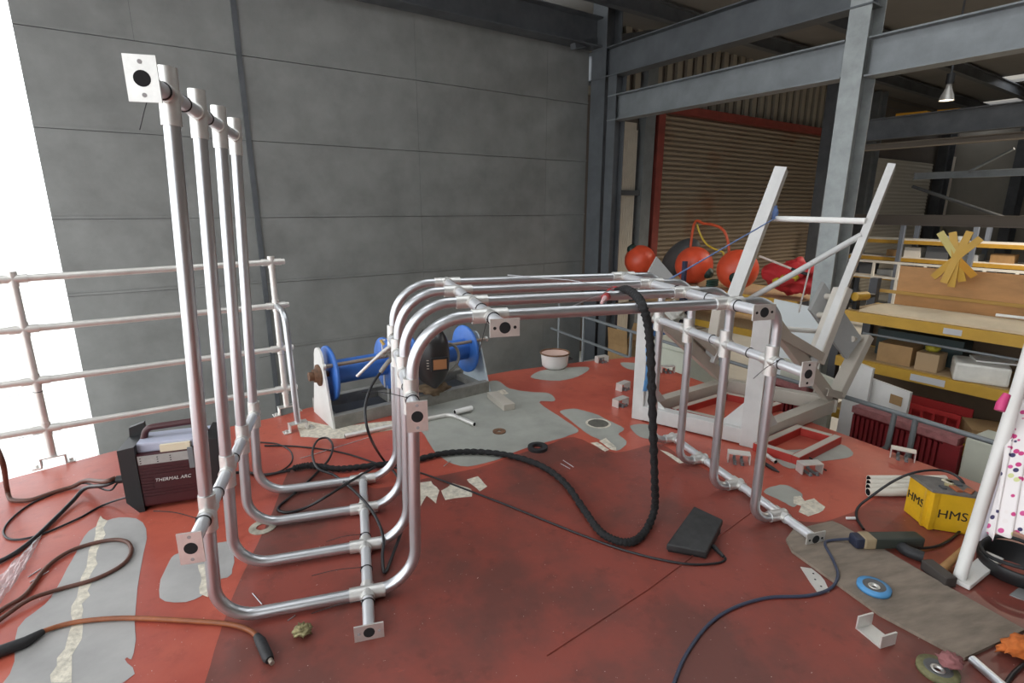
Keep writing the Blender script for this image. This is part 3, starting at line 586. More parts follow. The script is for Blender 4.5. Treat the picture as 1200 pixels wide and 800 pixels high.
# shoes: folded channels and the padded plate
def chan(name, a, b, w_, h_, mt=GREYP, up=(0, 0, 1)):
    a, b = Vector(a), Vector(b); x, y, d = frame_from(b-a, up); m = MB(); m.bar(a+y*h_/2, b+y*h_/2, w_, 0.006, up)
    for sg in (1, -1): m.bar(a+x*sg*w_/2, b+x*sg*w_/2, 0.006, h_, up)
    return m.build(name, mt, CR)
chan('shoe_arm', (2.311, 2.58, 0.784), (3.0, 2.80, 0.47), 0.09, 0.06); chan('shoe_arm', (2.98, 2.80, 0.43), (3.22, 2.88, 0.92), 0.11, 0.05, mat('bare_alloy', (0.56, 0.52, 0.46), 0.5, 0.2, var=0.1), up=(-1, 0, 0.3))
chan('shoe_arm', (3.12, 2.84, 0.20), (3.36, 2.92, 0.12), 0.09, 0.05); chan('shoe_arm', (3.347, 2.918, 0.109), (3.664, 3.022, 0.519), 0.10, 0.05, up=(-1, 0, 0.3))
chan('shoe_arm', (2.62, 3.42, 0.36), (2.66, 3.43, 0.72), 0.10, 0.05, up=(-1, 0, 0.3)); chan('shoe_arm', (2.25, 3.30, 0.62), (2.62, 3.42, 0.36), 0.09, 0.05)
pp = [(3.321, 3.134, 0.925), (3.56, 2.961, 0.527), (3.441, 2.956, 0.374), (3.21, 3.114, 0.723)]
m = MB(); m.prism(pp, (0.02, 0.05, 0.0)); m.build('padded_plate', mat('grey_pad', (0.30, 0.30, 0.29), 0.7, var=0.05), CR)
pp = [(2.362, 3.882, 1.072), (2.509, 3.789, 0.883), (2.392, 3.783, 0.728), (2.257, 3.868, 0.903)]
m = MB(); m.prism(pp, (0.02, 0.05, 0.0)); m.build('padded_plate', mat('grey_pad', (0.3, 0.3, 0.29), 0.7), CR)
for a_, b_ in (((3.326, 3.107, 0.827), (3.333, 2.989, 0.833)), ((3.268, 3.089, 0.692), (3.22, 2.948, 0.716)), ((3.487, 2.98, 0.521), (3.644, 3.016, 0.502))):
    m = MB(); m.cyl(a_, b_, 0.022, 12); m.build('pivot_stub', GREYP, CR)
m = MB(); m.tube([(3.119, 2.95, 0.61), (2.468, 2.791, 0.714)], 0.018, 10); m.build('tie_bar', WHITEP, CR)
# blue cloth and rope
m = MB(); bc = Vector((1.867, 3.174, 0)); P_ = []
for k in range(9):
    zz = 0.62-0.05*k; P_.append((bc+cu_*(0.044+0.004*(k % 2))-cw*(0.03+0.006*math.sin(k))+Z*zz, bc+cu_*(0.046+0.004*((k+1) % 2))+cw*(0.025+0.008*math.sin(k*1.7))+Z*(zz-0.01)))
v = [q for p in P_ for q in p]; m.add(v, [(2*k, 2*k+1, 2*k+3, 2*k+2) for k in range(8)], 0, True); o = m.build('cloth_strip', mat('blue_cloth', (0.12, 0.34, 0.68), 0.8), label='strip of blue cloth hanging on the slim cradle post', cat='cloth')
sd = o.modifiers.new('thick', 'SOLIDIFY'); sd.thickness = 0.004
cable('blue_rope', [Vector((3.19, 3.55, 1.385)).lerp(Vector((1.625, 2.6, 1.053)), k_/3) for k_ in range(4)], 0.005, mat('rope_blue', (0.16, 0.25, 0.5), 0.8), 'thin blue rope tied from the cradle cross bar to the handrail frame', cat='rope')
blob('rope_knot', (3.185, 3.58, 1.36), 0.035, 0.035, 0.05, MATS['rope_blue'], 'knot of blue rope on the leaning cradle arm', 'rope', 0.5, 9)
# ---- red steel frames lying in and beside the cradle base
REDS = mat('red_steel', (0.40, 0.035, 0.025), 0.5, var=0.15, scale=6)
def rframe(label, c, a, b, w_=0.05, h_=0.05):
    c, a, b = Vector(c), Vector(a), Vector(b); t = thing('hatch_frame', c, label, 'frame')
    for p, d, o2 in ((c-b, a, 1), (c+b, a, 1), (c-a, b, 0), (c+a, b, 0)):
        l = d-d.normalized()*(w_/2 if o2 == 0 else -w_/2); m = MB(); m.bar(p-l+Z*(h_/2+0.001), p+l+Z*(h_/2+0.001), w_, h_); m.build('side_bar', REDS, t)
        m = MB(); m.bar(p-l+Z*(h_+0.0015), p+l+Z*(h_+0.0015), w_*0.8, 0.002); m.build('primed_top', GREYP, t)
rframe('red steel hatch frame lying inside the cradle base', (2.55, 3.10, 0), (0.28, 0.09, 0), (0.11, -0.15, 0))
rframe('red steel hatch frame lying on the deck outside the cradle base', (2.589, 2.47, 0.0), (0.22, 0.075, 0), (0.05, -0.10, 0))
# ---- small U brackets bolted to the deck
ubp = thing('deck_bracket', (0, 0, 0), '', 'bracket')
m = MB(); m.bar((-0.062, 0, 0.058), (0.062, 0, 0.058), 0.06, 0.006)
for k in (-1, 1): m.bar((0.059*k, 0, 0.0), (0.059*k, 0, 0.056), 0.006, 0.06, up=(0, 1, 0))
m.build('channel', ALUW, ubp, local=True)
for k in (-1, 1):
    m = MB(); m.bar((0.02*k, -0.05, 0.003), (0.02*k, 0.05, 0.003), 0.018, 0.006); m.cyl((0.02*k, -0.042, 0.006), (0.02*k, -0.042, 0.02), 0.008, 6); m.cyl((0.02*k, 0.042, 0.006), (0.02*k, 0.042, 0.02), 0.008, 6)
    m.build('bolted_clip', GALV, ubp, local=True)
spots = [((2.059, 3.774), 0.5, 'aluminium deck bracket just behind the other one near the slim cradle post'), ((1.863, 3.441), 0.4, 'aluminium deck bracket on red paint beside the primer patch with the dark disc'),
         ((2.241, 4.562), 0.2, 'aluminium deck bracket at the deck edge beside the white pot'), ((2.674, 4.09), -0.3, 'aluminium deck bracket at the deck corner behind the slim cradle post'),
         ((2.099, 2.406), -0.6, 'deck bracket at the foot of the thick cradle post'), ((2.402, 2.187), -0.2, 'deck bracket standing in the open red area beyond the frame foot'), ((3.077, 2.17), -0.9, 'deck bracket at the deck edge in front of the red radiator')]
for i, (p, rz, lb) in enumerate(spots):
    if i == 0: ubp.location = (p[0], p[1], 0.0005); ubp.rotation_euler = (0, 0, rz); ubp['label'] = lb; ubp['group'] = 'brackets bolted to the deck'
    else: dup(ubp, (p[0], p[1], 0.0005), rz, lb)
# ---- enamel pot, rings, tubes
c = (1.739, 4.527, 0.0); pot = thing('enamel_pot', c, 'small white enamel pot with a rusty rim at the deck edge', 'pot')
m = MB(); m.lathe(c, (0, 0, 1), [(0, 0.001), (0.10, 0.001), (0.12, 0.025), (0.132, 0.14)], 28); m.build('body', mat('white_enamel', (0.75, 0.72, 0.7), 0.3, var=0.08), pot)
m = MB(); m.tube([Vector(c)+Vector((0.135*math.cos(a*math.pi/14), 0.135*math.sin(a*math.pi/14), 0.142)) for a in range(28)], 0.008, 8, closed=True); m.build('rim', RUST, pot)
m = MB(); m.lathe(c, (0, 0, 1), [(0.131, 0.138), (0.11, 0.12), (0, 0.118)], 28); m.build('contents', mat('pink_dust', (0.6, 0.42, 0.36), 0.9), pot)
m = MB(); m.tube([Vector(c)+Vector((0.125, -0.03, 0.07)), Vector(c)+Vector((0.165, -0.03, 0.075)), Vector(c)+Vector((0.165, 0.02, 0.075)), Vector(c)+Vector((0.125, 0.02, 0.07))], 0.006, 6); m.build('handle', BLACK, pot)
def ring(name, c, r0_, r1_, h, mt, label):
    m = MB(); m.lathe((c[0], c[1], 0.001), (0, 0, 1), [(r0_, 0), (r1_, 0), (r1_, h), (r0_, h)], 28, smooth=False, close=True); return m.build(name, mt, label=label, cat='washer')
ring('flat_washer', (0.849, 3.218, 0.0), 0.015, 0.044, 0.008, RUST, 'rusty brown washer lying on grey primer')
ring('rubber_ring', (1.012, 2.899, -0.0), 0.032, 0.062, 0.02, RUBBER, 'black rubber ring lying at the edge of the grey primer')
m = MB(); m.tube(fillet([(-0.144, 3.395, 0.016), (0.584, 3.587, 0.016), (0.709, 3.355, 0.016)], 0.08, 8), 0.0155, 14, bore=1); m.build('bent_tube', [ALUW, HOLE], label='aluminium tube with a bent end lying in front of the winch', cat='tube')
m = MB(); m.tube([(0.613, 3.576, 0.03), (0.749, 3.625, 0.03)], 0.02, 12, bore=1); m.build('white_roll', [WHITEP, HOLE], label='short white roll lying at the winch base', cat='roll')
ring('deck_ring', (-0.503, 2.46, 0.0), 0.028, 0.06, 0.004, mat('primer_ring', (0.40, 0.37, 0.3), 0.6, var=0.4, scale=20), 'pale metal ring set on the deck under the frame')
for i, (a_, b_) in enumerate((((-0.397, 3.165, 0.003), (0.01, 3.367, 0.003)), ((0.468, 2.893, 0.003), (0.412, 2.83, 0.003)), ((1.107, 2.708, 0.003), (1.133, 2.611, 0.003)), ((-0.472, 1.988, 0.003), (-0.427, 1.913, 0.003)), ((-0.325, 1.798, 0.003), (-0.301, 1.817, 0.003)), ((1.077, 2.672, 0.003), (1.106, 2.597, 0.003)), ((-1.363, 2.344, 0.003), (-1.342, 2.392, 0.003)), ((-1.339, 2.305, 0.003), (-1.302, 2.364, 0.003)))):
    m = MB(); m.tube([a_, b_], 0.0022, 6); m.build('filler_rod', ALU, label='short piece of thin bare filler rod lying on the deck', cat='rod', group='filler rod offcuts')
fm = MB(); fm.tube([(0.774, 2.74, 1.112), (1.02, 2.45, 1.112), (1.10, 2.14, 1.112), (0.798, 1.95, 1.072)], 0.0022, 6); fm.build('filler_rod', ALU, label='long thin filler rod lying across the four top rails', cat='rod')
blob('metal_swarf', (-0.266, 1.709, -0.0), 0.03, 0.025, 0.015, mat('brassy_swarf', (0.3, 0.26, 0.13), 0.5, 0.4, var=0.3, scale=80), 'small heap of brassy swarf near the frame foot', 'scrap', 0.9, 14, seed=2)
# ---- cables
CB = mat('cable_black', (0.014, 0.014, 0.016), 0.38); BR = mat('cable_brown', (0.11, 0.043, 0.028), 0.5, var=0.2, scale=20); ORG_ = mat('cable_orange', (0.26, 0.075, 0.022), 0.5, var=0.3, scale=15)
bund = [(-0.459, 3.001, 0.016), (-0.392, 3.017, 0.02), (-0.322, 3.014, 0.022), (-0.18, 2.93, 0.022), (-0.016, 2.915, 0.022), (0.225, 2.912, 0.022), (0.433, 2.957, 0.022), (0.636, 2.922, 0.022), (0.819, 2.81, 0.022), (0.948, 2.637, 0.022), (1.002, 2.418, 0.022), (0.995, 2.142, 0.022), (0.993, 1.964, 0.022), (1.032, 1.879, 0.022), (1.102, 1.852, 0.022), (1.198, 1.909, 0.024)] + [(1.294, 2.0, 0.064), (1.218, 1.9, 0.289), (1.141, 1.82, 0.577), (1.095, 1.79, 0.849), (1.07, 1.785, 1.007), (1.046, 1.8, 1.096), (1.084, 1.93, 1.117), (1.132, 2.1, 1.112), (1.147, 2.2, 1.089)]
SLV = mat('black_sleeve', (0.012, 0.012, 0.013), 0.85, bump=0.8, bscale=70)
bu = thing('torch_cable', bund[20], 'thick black sleeved welding torch cable draped over the top rails', 'cable')
P = spline(bund, 14); m = MB(); rr = [0.0075 if i < 8 else 0.0168*(1+0.16*math.sin(i*2.1)+0.12*(random.random()-0.5)) for i in range(len(P))]
m.tube(P, rr, 10); m.build('sleeve', SLV, bu)
m = MB(); m.tube(spline([(1.151, 2.2, 1.091), (1.141, 2.24, 1.08), (1.034, 2.1, 1.079)], 5), [0.016, 0.020, 0.022, 0.023, 0.023, 0.023, 0.023, 0.022, 0.021, 0.019, 0.016], 12); m.build('torch_handle', mat('torch_red', (0.42, 0.03, 0.03), 0.4), bu)
m = MB(); m.tube([(1.034, 2.1, 1.079), (1.0, 2.06, 1.064)], [0.012, 0.007], 10); m.build('torch_nozzle', mat('pink_ceramic', (0.7, 0.45, 0.45), 0.5), bu)
cable('pedal_cable', [(1.429, 1.672, 0.012), (1.431, 1.65, 0.006), (1.371, 1.638, 0.006), (1.239, 1.676, 0.006), (1.068, 1.803, 0.006), (0.906, 1.987, 0.006), (0.67, 2.295, 0.006), (0.46, 2.557, 0.006), (0.26, 2.793, 0.006), (0.079, 2.931, 0.006), (-0.162, 3.175, 0.006), (-0.421, 3.337, 0.006), (-0.628, 3.41, 0.006)], 0.005, CB, 'thin black cable running across the deck to the foot pedal')
cable('earth_cable', [(0.08, 2.68, 0.643), (0.028, 2.62, 0.585), (-0.004, 2.55, 0.502), (0.008, 2.5, 0.387)]+[(0.072, 2.932, 0.05), (0.139, 2.74, 0.03), (0.159, 2.554, 0.02), (0.132, 2.239, 0.05), (0.076, 2.067, 0.03), (0.03, 1.956, 0.012), (0.025, 2.026, 0.04), (0.035, 2.142, 0.06), (-0.001, 2.35, 0.06), (-0.086, 2.597, 0.05), (-0.19, 2.835, 0.03), (-0.283, 2.924, 0.045), (-0.327, 3.171, 0.03), (-0.31, 3.366, 0.02), (-0.254, 3.39, 0.02), (-0.214, 3.259, 0.02), (-0.226, 3.059, 0.03), (-0.287, 2.939, 0.012), (-0.37, 2.758, 0.012), (-0.441, 2.646, 0.008), (-0.451, 2.591, 0.008), (-0.4, 2.552, 0.008), (-0.312, 2.555, 0.02), (-0.208, 2.553, 0.07), (-0.098, 2.692, 0.06), (0.03, 2.835, 0.05)], 0.0068, CB, 'black earth cable looping from the clamp down between the rails', seg=10)
cable('thin_cable', [(-0.662, 3.472, 0.006), (-0.554, 3.415, 0.006), (-0.466, 3.287, 0.006), (-0.441, 3.137, 0.006), (-0.485, 3.029, 0.006), (-0.58, 3.004, 0.006), (-0.67, 3.072, 0.006)], 0.0045, CB, 'thin black cable loop behind the lower rails')
cable('power_cable', [(-0.437, 3.003, 0.012), (-0.569, 2.989, 0.012), (-0.689, 3.055, 0.012), (-0.788, 3.052, 0.012)], 0.008, CB, 'black cable end leaving the sleeved bundle towards the welding machine')
SK = mo-md_*0.052+mn*0.07+Z*0.155
cable('supply_cable', [SK+Z*0.012, SK-md_*0.05+Z*0.0]+[(-1.458, 3.104, 0.05), (-1.531, 3.126, 0.014), (-1.608, 3.083, 0.01), (-1.677, 3.033, 0.01), (-1.765, 3.058, 0.01), (-1.797, 3.1, 0.06)]+[(-1.615, 2.8, 0.311), (-1.626, 2.8, 0.419)], 0.011, BR, 'thick brown rubber cable from the rear of the welding machine')
cable('power_cable', [SK-Z*0.004, SK-md_*0.05-Z*0.02]+[(-1.421, 3.009, 0.05), (-1.454, 2.942, 0.02), (-1.467, 2.778, 0.012), (-1.479, 2.609, 0.011), (-1.517, 2.495, 0.011), (-1.611, 2.426, 0.011)], 0.010, CB, 'thick black cable from the welding machine crossing a thinner loop')
cable('thin_cable', [SK-Z*0.02, SK-md_*0.04-Z*0.05]+[(-1.466, 3.115, 0.03), (-1.551, 3.124, 0.008), (-1.652, 3.015, 0.006), (-1.673, 2.87, 0.006), (-1.645, 2.745, 0.006), (-1.572, 2.663, 0.006), (-1.476, 2.669, 0.006), (-1.37, 2.774, 0.006), (-1.289, 2.89, 0.008)]+[mo+md_*0.004+mn*0.03+Z*0.075], 0.0048, CB, 'thin black cable loop on the deck beside the welding machine')
cable('looped_cable', [(-1.389, 2.064, 0.01), (-1.345, 2.151, 0.01), (-1.31, 2.217, 0.01), (-1.317, 2.387, 0.01), (-1.271, 2.492, 0.01), (-1.157, 2.53, 0.01), (-1.073, 2.499, 0.01), (-1.022, 2.414, 0.01), (-1.021, 2.318, 0.01), (-1.09, 2.245, 0.01), (-1.198, 2.214, 0.01), (-1.27, 2.164, 0.02), (-1.316, 2.093, 0.014), (-1.356, 2.002, 0.01)], 0.0085, BR, 'brown rubber cable doubled back in a loop on the grey primer')
og = thing('welding_lead', (-0.885, 1.968, 0.0), 'orange-brown welding lead with black connectors at both ends', 'cable')
m = MB(); P = spline([(-1.152, 1.966, 0.014), (-1.101, 1.988, 0.011), (-1.025, 1.991, 0.011), (-0.882, 1.963, 0.011), (-0.67, 1.888, 0.011), (-0.524, 1.829, 0.011), (-0.449, 1.778, 0.011), (-0.407, 1.724, 0.013)], 6); m.tube(P, 0.0088, 10); m.build('lead', ORG_, og)
m = MB(); P = [(-1.283, 1.87, 0.02), (-1.229, 1.897, 0.02), (-1.169, 1.921, 0.02), (-1.142, 1.968, 0.014)]; m.tube(P, [0.02, 0.02, 0.019, 0.011], 12); m.build('connector', RUBBER, og)
m = MB(); P = [(-0.417, 1.735, 0.016), (-0.398, 1.7, 0.018), (-0.366, 1.624, 0.018), (-0.359, 1.611, 0.018)]; m.tube(P, [0.012, 0.018, 0.018, 0.014], 12); pg = m.build('connector', RUBBER, og)
m = MB(); m.cyl((-0.359, 1.615, 0.018), (-0.349, 1.594, 0.018), 0.008, 10); m.build('pin', mat('dull_bronze', (0.33, 0.27, 0.22), 0.5, 0.4), pg)
cable('air_hose', [(0.76, 1.058, 0.007), (0.876, 1.173, 0.007), (0.983, 1.263, 0.007), (1.13, 1.351, 0.007), (1.274, 1.397, 0.007), (1.437, 1.406, 0.007), (1.586, 1.373, 0.007), (1.703, 1.378, 0.007), (1.788, 1.42, 0.02), (1.854, 1.508, 0.02), (1.906, 1.597, 0.02), (1.953, 1.616, 0.02), (2.042, 1.588, 0.03)], 0.0062, mat('hose_blue_grey', (0.045, 0.055, 0.09), 0.4), 'blue-grey flex curving over the deck to the grinder')
# plastic bag scrap
bgm = MB(); q = [(-1.465, 2.304, 0.0), (-1.52, 2.605, 0.0), (-1.47, 2.711, 0.0), (-1.4, 2.402, 0.0), (-1.299, 2.207, 0.0), (-1.366, 2.111, -0.0)]; gx, gy = 14, 14; vv = []
for j in range(gy+1):
    for i in range(gx+1):
        u_, w_ = i/gx, j/gy; a_ = Vector(q[0]).lerp(Vector(q[5]), u_); b_ = Vector(q[2]).lerp(Vector(q[3]), u_); p = a_.lerp(b_, w_); p.z = 0.004+0.03*abs(noise.noise(Vector((u_*4, w_*4, 2))))+0.012*abs(noise.noise(Vector((u_*11, w_*11, 5)))); vv.append(p)
bgm.add(vv, [(j*(gx+1)+i, j*(gx+1)+i+1, (j+1)*(gx+1)+i+1, (j+1)*(gx+1)+i) for j in range(gy) for i in range(gx)], 0, False)
bgm.build('plastic_bag', mat('clear_plastic', (0.8, 0.83, 0.86), 0.15, alpha=0.45), label='crumpled clear plastic bag on the deck beside the looped cable', cat='bag')
# ---- right hand side: board, discs, tools
bd = [(1.782, 1.689, 0.0), (1.868, 1.739, 0.0), (2.101, 1.744, 0.0), (2.116, 1.71, 0.0), (2.159, 1.255, 0.0), (2.19, 1.014, 0.0), (1.856, 0.985, 0.0), (1.84, 1.011, 0.0), (1.766, 1.218, 0.0), (1.742, 1.611, 0.0)]
m = MB(); m.prism([(p[0], p[1], 0.0012) for p in bd], (0, 0, 0.0125)); m.build('wooden_board', mat('grey_plywood', (0.225, 0.18, 0.14), 0.8, var=0.3, scale=5, stretch=(1, 4, 1), bump=0.15), label='weathered grey plywood board with clipped corners lying on the deck', cat='board')
def disc(c, r, mt, label, z):
    t_ = thing('grinding_disc', (c[0], c[1], z), label, 'disc', 'grinding discs')
    m = MB(); m.lathe((c[0], c[1], z), (0, 0, 1), [(0.028, 0.003), (0.03, 0.001), (r, 0.0005), (r, 0.014), (r*0.68, 0.016)], 36); m.build('abrasive', mt, t_)
    m = MB(); m.lathe((c[0], c[1], z), (0, 0, 1), [(r*0.7, 0.014), (r*0.66, 0.0175), (r*0.5, 0.016), (r*0.3, 0.011), (0.012, 0.011)], 36); m.build('label_ring', mat('disc_grey', (0.10, 0.10, 0.10), 0.5), t_)
    m = MB(); m.lathe((c[0], c[1], z), (0, 0, 1), [(r*0.36, 0.0118), (r*0.34, 0.0135), (0.012, 0.0135), (0.011, 0.004)], 24); m.build('hub', ALU2, t_)
    return t_
disc((1.863, 1.325, 0.02), 0.058, mat('disc_blue', (0.09, 0.30, 0.58), 0.5, var=0.1, scale=30), 'blue flap disc lying on the plywood board', 0.0142)
disc((1.724, 0.977, -0.0), 0.058, mat('disc_olive', (0.16, 0.15, 0.07), 0.7, var=0.3, scale=60), 'olive-rimmed grinding disc with a pink rag on it', 0.001)
blob('rag', Vector((1.764, 0.973, 0.02))-Vector((0, 0, 0.002)), 0.036, 0.03, 0.018, mat('pink_rag', (0.30, 0.12, 0.12), 0.9), 'crumpled pink rag on the olive grinding disc', 'rag', 0.5, 9, seed=5)
m = MB(); a_ = Vector((1.663, 1.192, 0.0)); b_ = Vector((1.664, 1.103, 0.0)); d_ = (b_-a_).normalized(); n_ = Vector((-d_.y, d_.x, 0))
m.bar(a_+Z*0.005, b_+Z*0.005, 0.068, 0.006)
m.bar(a_+Z*0.002, a_+Z*0.055, 0.068, 0.006, up=tuple(d_)); m.bar(b_+Z*0.002, b_+Z*0.05, 0.068, 0.006, up=tuple(d_)); m.build('u_bracket', ALUW, label='loose aluminium U bracket lying beside the plywood board', cat='bracket')
pl = [(1.702, 1.522, 0.0), (1.738, 1.5, 0.0), (1.738, 1.456, 0.0), (1.729, 1.426, 0.0), (1.695, 1.369, 0.0), (1.646, 1.374, 0.0), (1.664, 1.429, 0.0)]; m = MB(); m.prism([(p[0], p[1], 0.001) for p in pl], (0, 0, 0.004))
o = m.build('drilled_plate', ALUW, label='small drilled aluminium plate lying beside the plywood board', cat='plate')
for p in ((1.719, 1.472, 0.0), (1.697, 1.441, 0.0), (1.687, 1.402, 0.0)): mm = MB(); mm.cyl((p[0], p[1], 0.0048), (p[0], p[1], 0.0055), 0.004, 10); mm.build('drill_hole', HOLE, o)
tubs = [(565.5, 1021), (569.5, 1019), (573.5, 1018), (577.5, 1017)]
t0_ = Vector((2.487, 1.891, 0.02)); t1_ = Vector((2.963, 1.754, 0.02)); td = (t1_-t0_).normalized(); tn = Vector((-td.y, td.x, 0))
for k in range(4):
    m = MB(); ta_ = ([(2.487, 1.891, 0.02), (2.527, 1.92, 0.02), (2.568, 1.946, 0.02), (2.606, 1.968, 0.02)])[k]; ta_ = t0_+tn*0.0455*k+td*((Vector(ta_)-t0_).dot(td)); m.tube([ta_+Z*0.003, ta_+td*0.42+Z*0.003], 0.0215, 14, bore=1); m.build('alloy_tube', [mat('white_tube', (0.72, 0.68, 0.60), 0.35), HOLE], label='short pale tube lying beside three others behind the yellow box', cat='tube', group='cut tubes behind the yellow box')
YEL = mat('yellow_paint', (0.68, 0.40, 0.015), 0.4, var=0.12, scale=10)
c1 = Vector((2.487, 1.588, 0.0)); l1 = Vector((2.528, 1.712, 0.0)); r1 = Vector((2.614, 1.496, 0.0)); e1 = (l1-c1).normalized()*0.15; e2 = (r1-c1).normalized()*0.19; yb = thing('yellow_box', c1+(e1+e2)/2, 'yellow steel tool box hand-marked HMS with a cluttered grey top', 'box')
base_ = [c1, c1+e2, c1+e2+e1, c1+e1]
m = MB(); m.prism([p+Z*0.004 for p in base_], Z*0.186); m.build('case', YEL, yb)
for p in base_[:2]: pass
for cc in (c1,):
    m = MB(); m.bar(cc+e1*0.16-e2*0.012+Z*0.004, cc+e1*0.16-e2*0.012+Z*0.188, 0.022, 0.014, up=tuple(e2.normalized())); m.bar(cc+e2*0.06-e1*0.03+Z*0.004, cc+e2*0.06-e1*0.03+Z*0.188, 0.022, 0.014, up=tuple(e1.normalized())); m.build('corner_rib', YEL, yb)
m = MB(); m.prism([p+Z*0.19 for p in inset(base_, 1.06)], Z*0.012); m.build('lid', mat('grey_lid', (0.14, 0.13, 0.12), 0.7, var=0.3, scale=15), yb)
PEN = mat('marker_black', (0.02, 0.015, 0.01), 0.7)
text_mesh('marking', 'HMS', c1+e1*0.97-e2.normalized()*0.001+Z*0.085, -e1, Z, 0.056, PEN, yb); text_mesh('marking', 'HMS', c1+e2*0.17-e1.normalized()*0.001+Z*0.068, e2, Z, 0.06, PEN, yb)
for k in range(7):
    p = c1+e1*random.uniform(0.15, 0.85)+e2*random.uniform(0.15, 0.85); a_ = random.uniform(0, 3); m = MB()
    m.box(p+Z*0.207, (random.uniform(0.03, 0.06), random.uniform(0.012, 0.03), 0.009), Matrix.Rotation(a_, 3, 'Z'), 0, 0.002)
    lbl = ('rust-red scrap piece', 'tan scrap piece', 'dark steel scrap piece', 'cream scrap piece')[k % 4]
    m.build('offcut', [mat('off_a', (0.35, 0.1, 0.04), 0.6), mat('off_b', (0.45, 0.38, 0.2), 0.6), STEELD, mat('off_c', (0.6, 0.55, 0.4), 0.6)][k % 4], label=lbl+' lying on top of the yellow box', cat='scrap', group='scraps on the yellow box')
cable('power_cable', [(2.188, 1.652, 0.01), (2.244, 1.739, 0.01), (2.301, 1.783, 0.03), (2.359, 1.777, 0.08), (2.454, 1.746, 0.17), (2.537, 1.71, 0.222), (2.664, 1.685, 0.225), (2.678, 1.612, 0.22), (2.69, 1.571, 0.16), (2.7, 1.554, 0.06), (2.602, 1.515, 0.012), (2.395, 1.461, 0.012), (2.244, 1.479, 0.012)], 0.006, CB, 'black cable looped over the yellow box', seg=8)
# grinder
ga = Vector((2.024, 1.565, 0.04)); gb_ = Vector((2.312, 1.488, 0.04)); gd_ = (gb_-ga).normalized(); g = thing('angle_grinder', (ga+gb_)/2-Z*0.04, 'dark green and black angle grinder lying at the edge of the plywood board', 'grinder')
m = MB(); m.bar(ga+gd_*0.07, gb_, 0.062, 0.05, bev=0.01); m.build('motor_housing', mat('green_black', (0.035, 0.042, 0.035), 0.5), g)
m = MB(); m.bar(ga+gd_*0.03, ga+gd_*0.085, 0.066, 0.052, bev=0.01); m.build('taped_collar', mat('tan_tape', (0.33, 0.25, 0.15), 0.7), g)
m = MB(); m.bar(ga-gd_*0.005, ga+gd_*0.04, 0.06, 0.05, bev=0.012); m.build('rear_cap', mat('navy_plastic', (0.02, 0.025, 0.05), 0.5), g)
m = MB(); q_ = gb_-gd_*0.1; sdv = Vector((gd_.y, -gd_.x, 0)); m.tube(spline([q_+Z*-0.015, q_+sdv*0.06-Z*0.012, q_+sdv*0.1+gd_*0.04-Z*0.015], 5), 0.024, 12); m.build('gear_head', RUBBER, g)
hm = thing('club_hammer', (2.207, 1.31, 0.02), 'club hammer with a dark head and wooden handle beside the grinder', 'hammer')
m = MB(); m.bar((2.198, 1.373, 0.024), (2.175, 1.255, 0.024), 0.05, 0.044, bev=0.006); m.build('head', mat('hammer_steel', (0.07, 0.06, 0.055), 0.6, 0.4), hm)
m = MB(); m.tube([(2.177, 1.313, 0.024), (2.342, 1.353, 0.05), (2.471, 1.384, 0.07)], [0.016, 0.014, 0.013], 10); m.build('shaft', mat('ash_wood', (0.36, 0.19, 0.07), 0.6, var=0.2, scale=12), hm)
m = MB(); m.tube([(2.306, 2.422, 0.014), (2.291, 2.321, 0.014)], 0.013, 10, bore=1); m.build('alloy_tube', [ALUW, HOLE], label='short stub of pale tube lying by the thick cradle post', cat='tube')
m = MB(); m.tube([(2.217, 2.347, 0.012), (2.217, 2.259, 0.012), (2.22, 2.216, 0.012)], [0.011, 0.011, 0.004], 10); m.build('marker_pen', BLACK, label='black marker pen lying in front of the hatch frame', cat='pen')
m = MB(); m.tube(spline([(2.482, 2.319, 0.005), (2.513, 2.302, 0.02), (2.528, 2.271, 0.005), (2.51, 2.21, 0.005), (2.504, 2.168, 0.005)], 5), 0.005, 6); m.build('wire_scrap', BLACK, label='short bent scrap of black wire near the hatch frame', cat='wire')
# white leaning pole and foot, cloth
wp = thing('leaning_pole', (2.219, 1.258, 0.0), 'white painted pole with a welded foot bar leaning outwards beside the hammer', 'pole')
pA = Vector((2.244, 1.272, 0.0)); pB = Vector((2.451, 1.334, 0.996)); m = MB(); m.tube([pA+Z*0.02, pB, pB+(pB-pA)*0.6], 0.0225, 16); m.build('tube', WHITEP, wp)
m = MB(); m.bar(pA+Vector((-0.02, -0.02, 0.012)), Vector((2.516, 1.32, 0.03)), 0.06, 0.02, bev=0.003); m.build('foot_bar', WHITEP, wp)
p2 = thing('leaning_pole', (2.454, 1.287, 0.0), 'second slimmer white pole standing behind the leaning pole, hung with cloth', 'pole')
pC = Vector((2.591, 1.416, 0.0)); pD = Vector((2.58, 1.409, 0.689)); m = MB(); m.tube([pC+Z*0.01, pD, pD+(pD-pC)*0.9], 0.02, 14); m.build('tube', mat('lilac_white', (0.62, 0.6, 0.66), 0.4), p2)
m = MB(); m.cyl(pC+Z*0.0005, pC+Z*0.012, 0.045, 18); m.build('base_plate', WHITEP, p2)
CLO = bpy.data.materials.new('butterfly_cloth'); CLO.use_nodes = True; nt = CLO.node_tree; b = nt.nodes['Principled BSDF']; b.inputs['Roughness'].default_value = 0.85
tcn = nt.nodes.new('ShaderNodeTexCoord'); vo = nt.nodes.new('ShaderNodeTexVoronoi'); vo.inputs['Scale'].default_value = 34; nt.links.new(tcn.outputs['Object'], vo.inputs['Vector'])
rp = nt.nodes.new('ShaderNodeMapRange'); rp.inputs['From Min'].default_value = 0.30; rp.inputs['From Max'].default_value = 0.36; nt.links.new(vo.outputs['Distance'], rp.inputs['Value'])
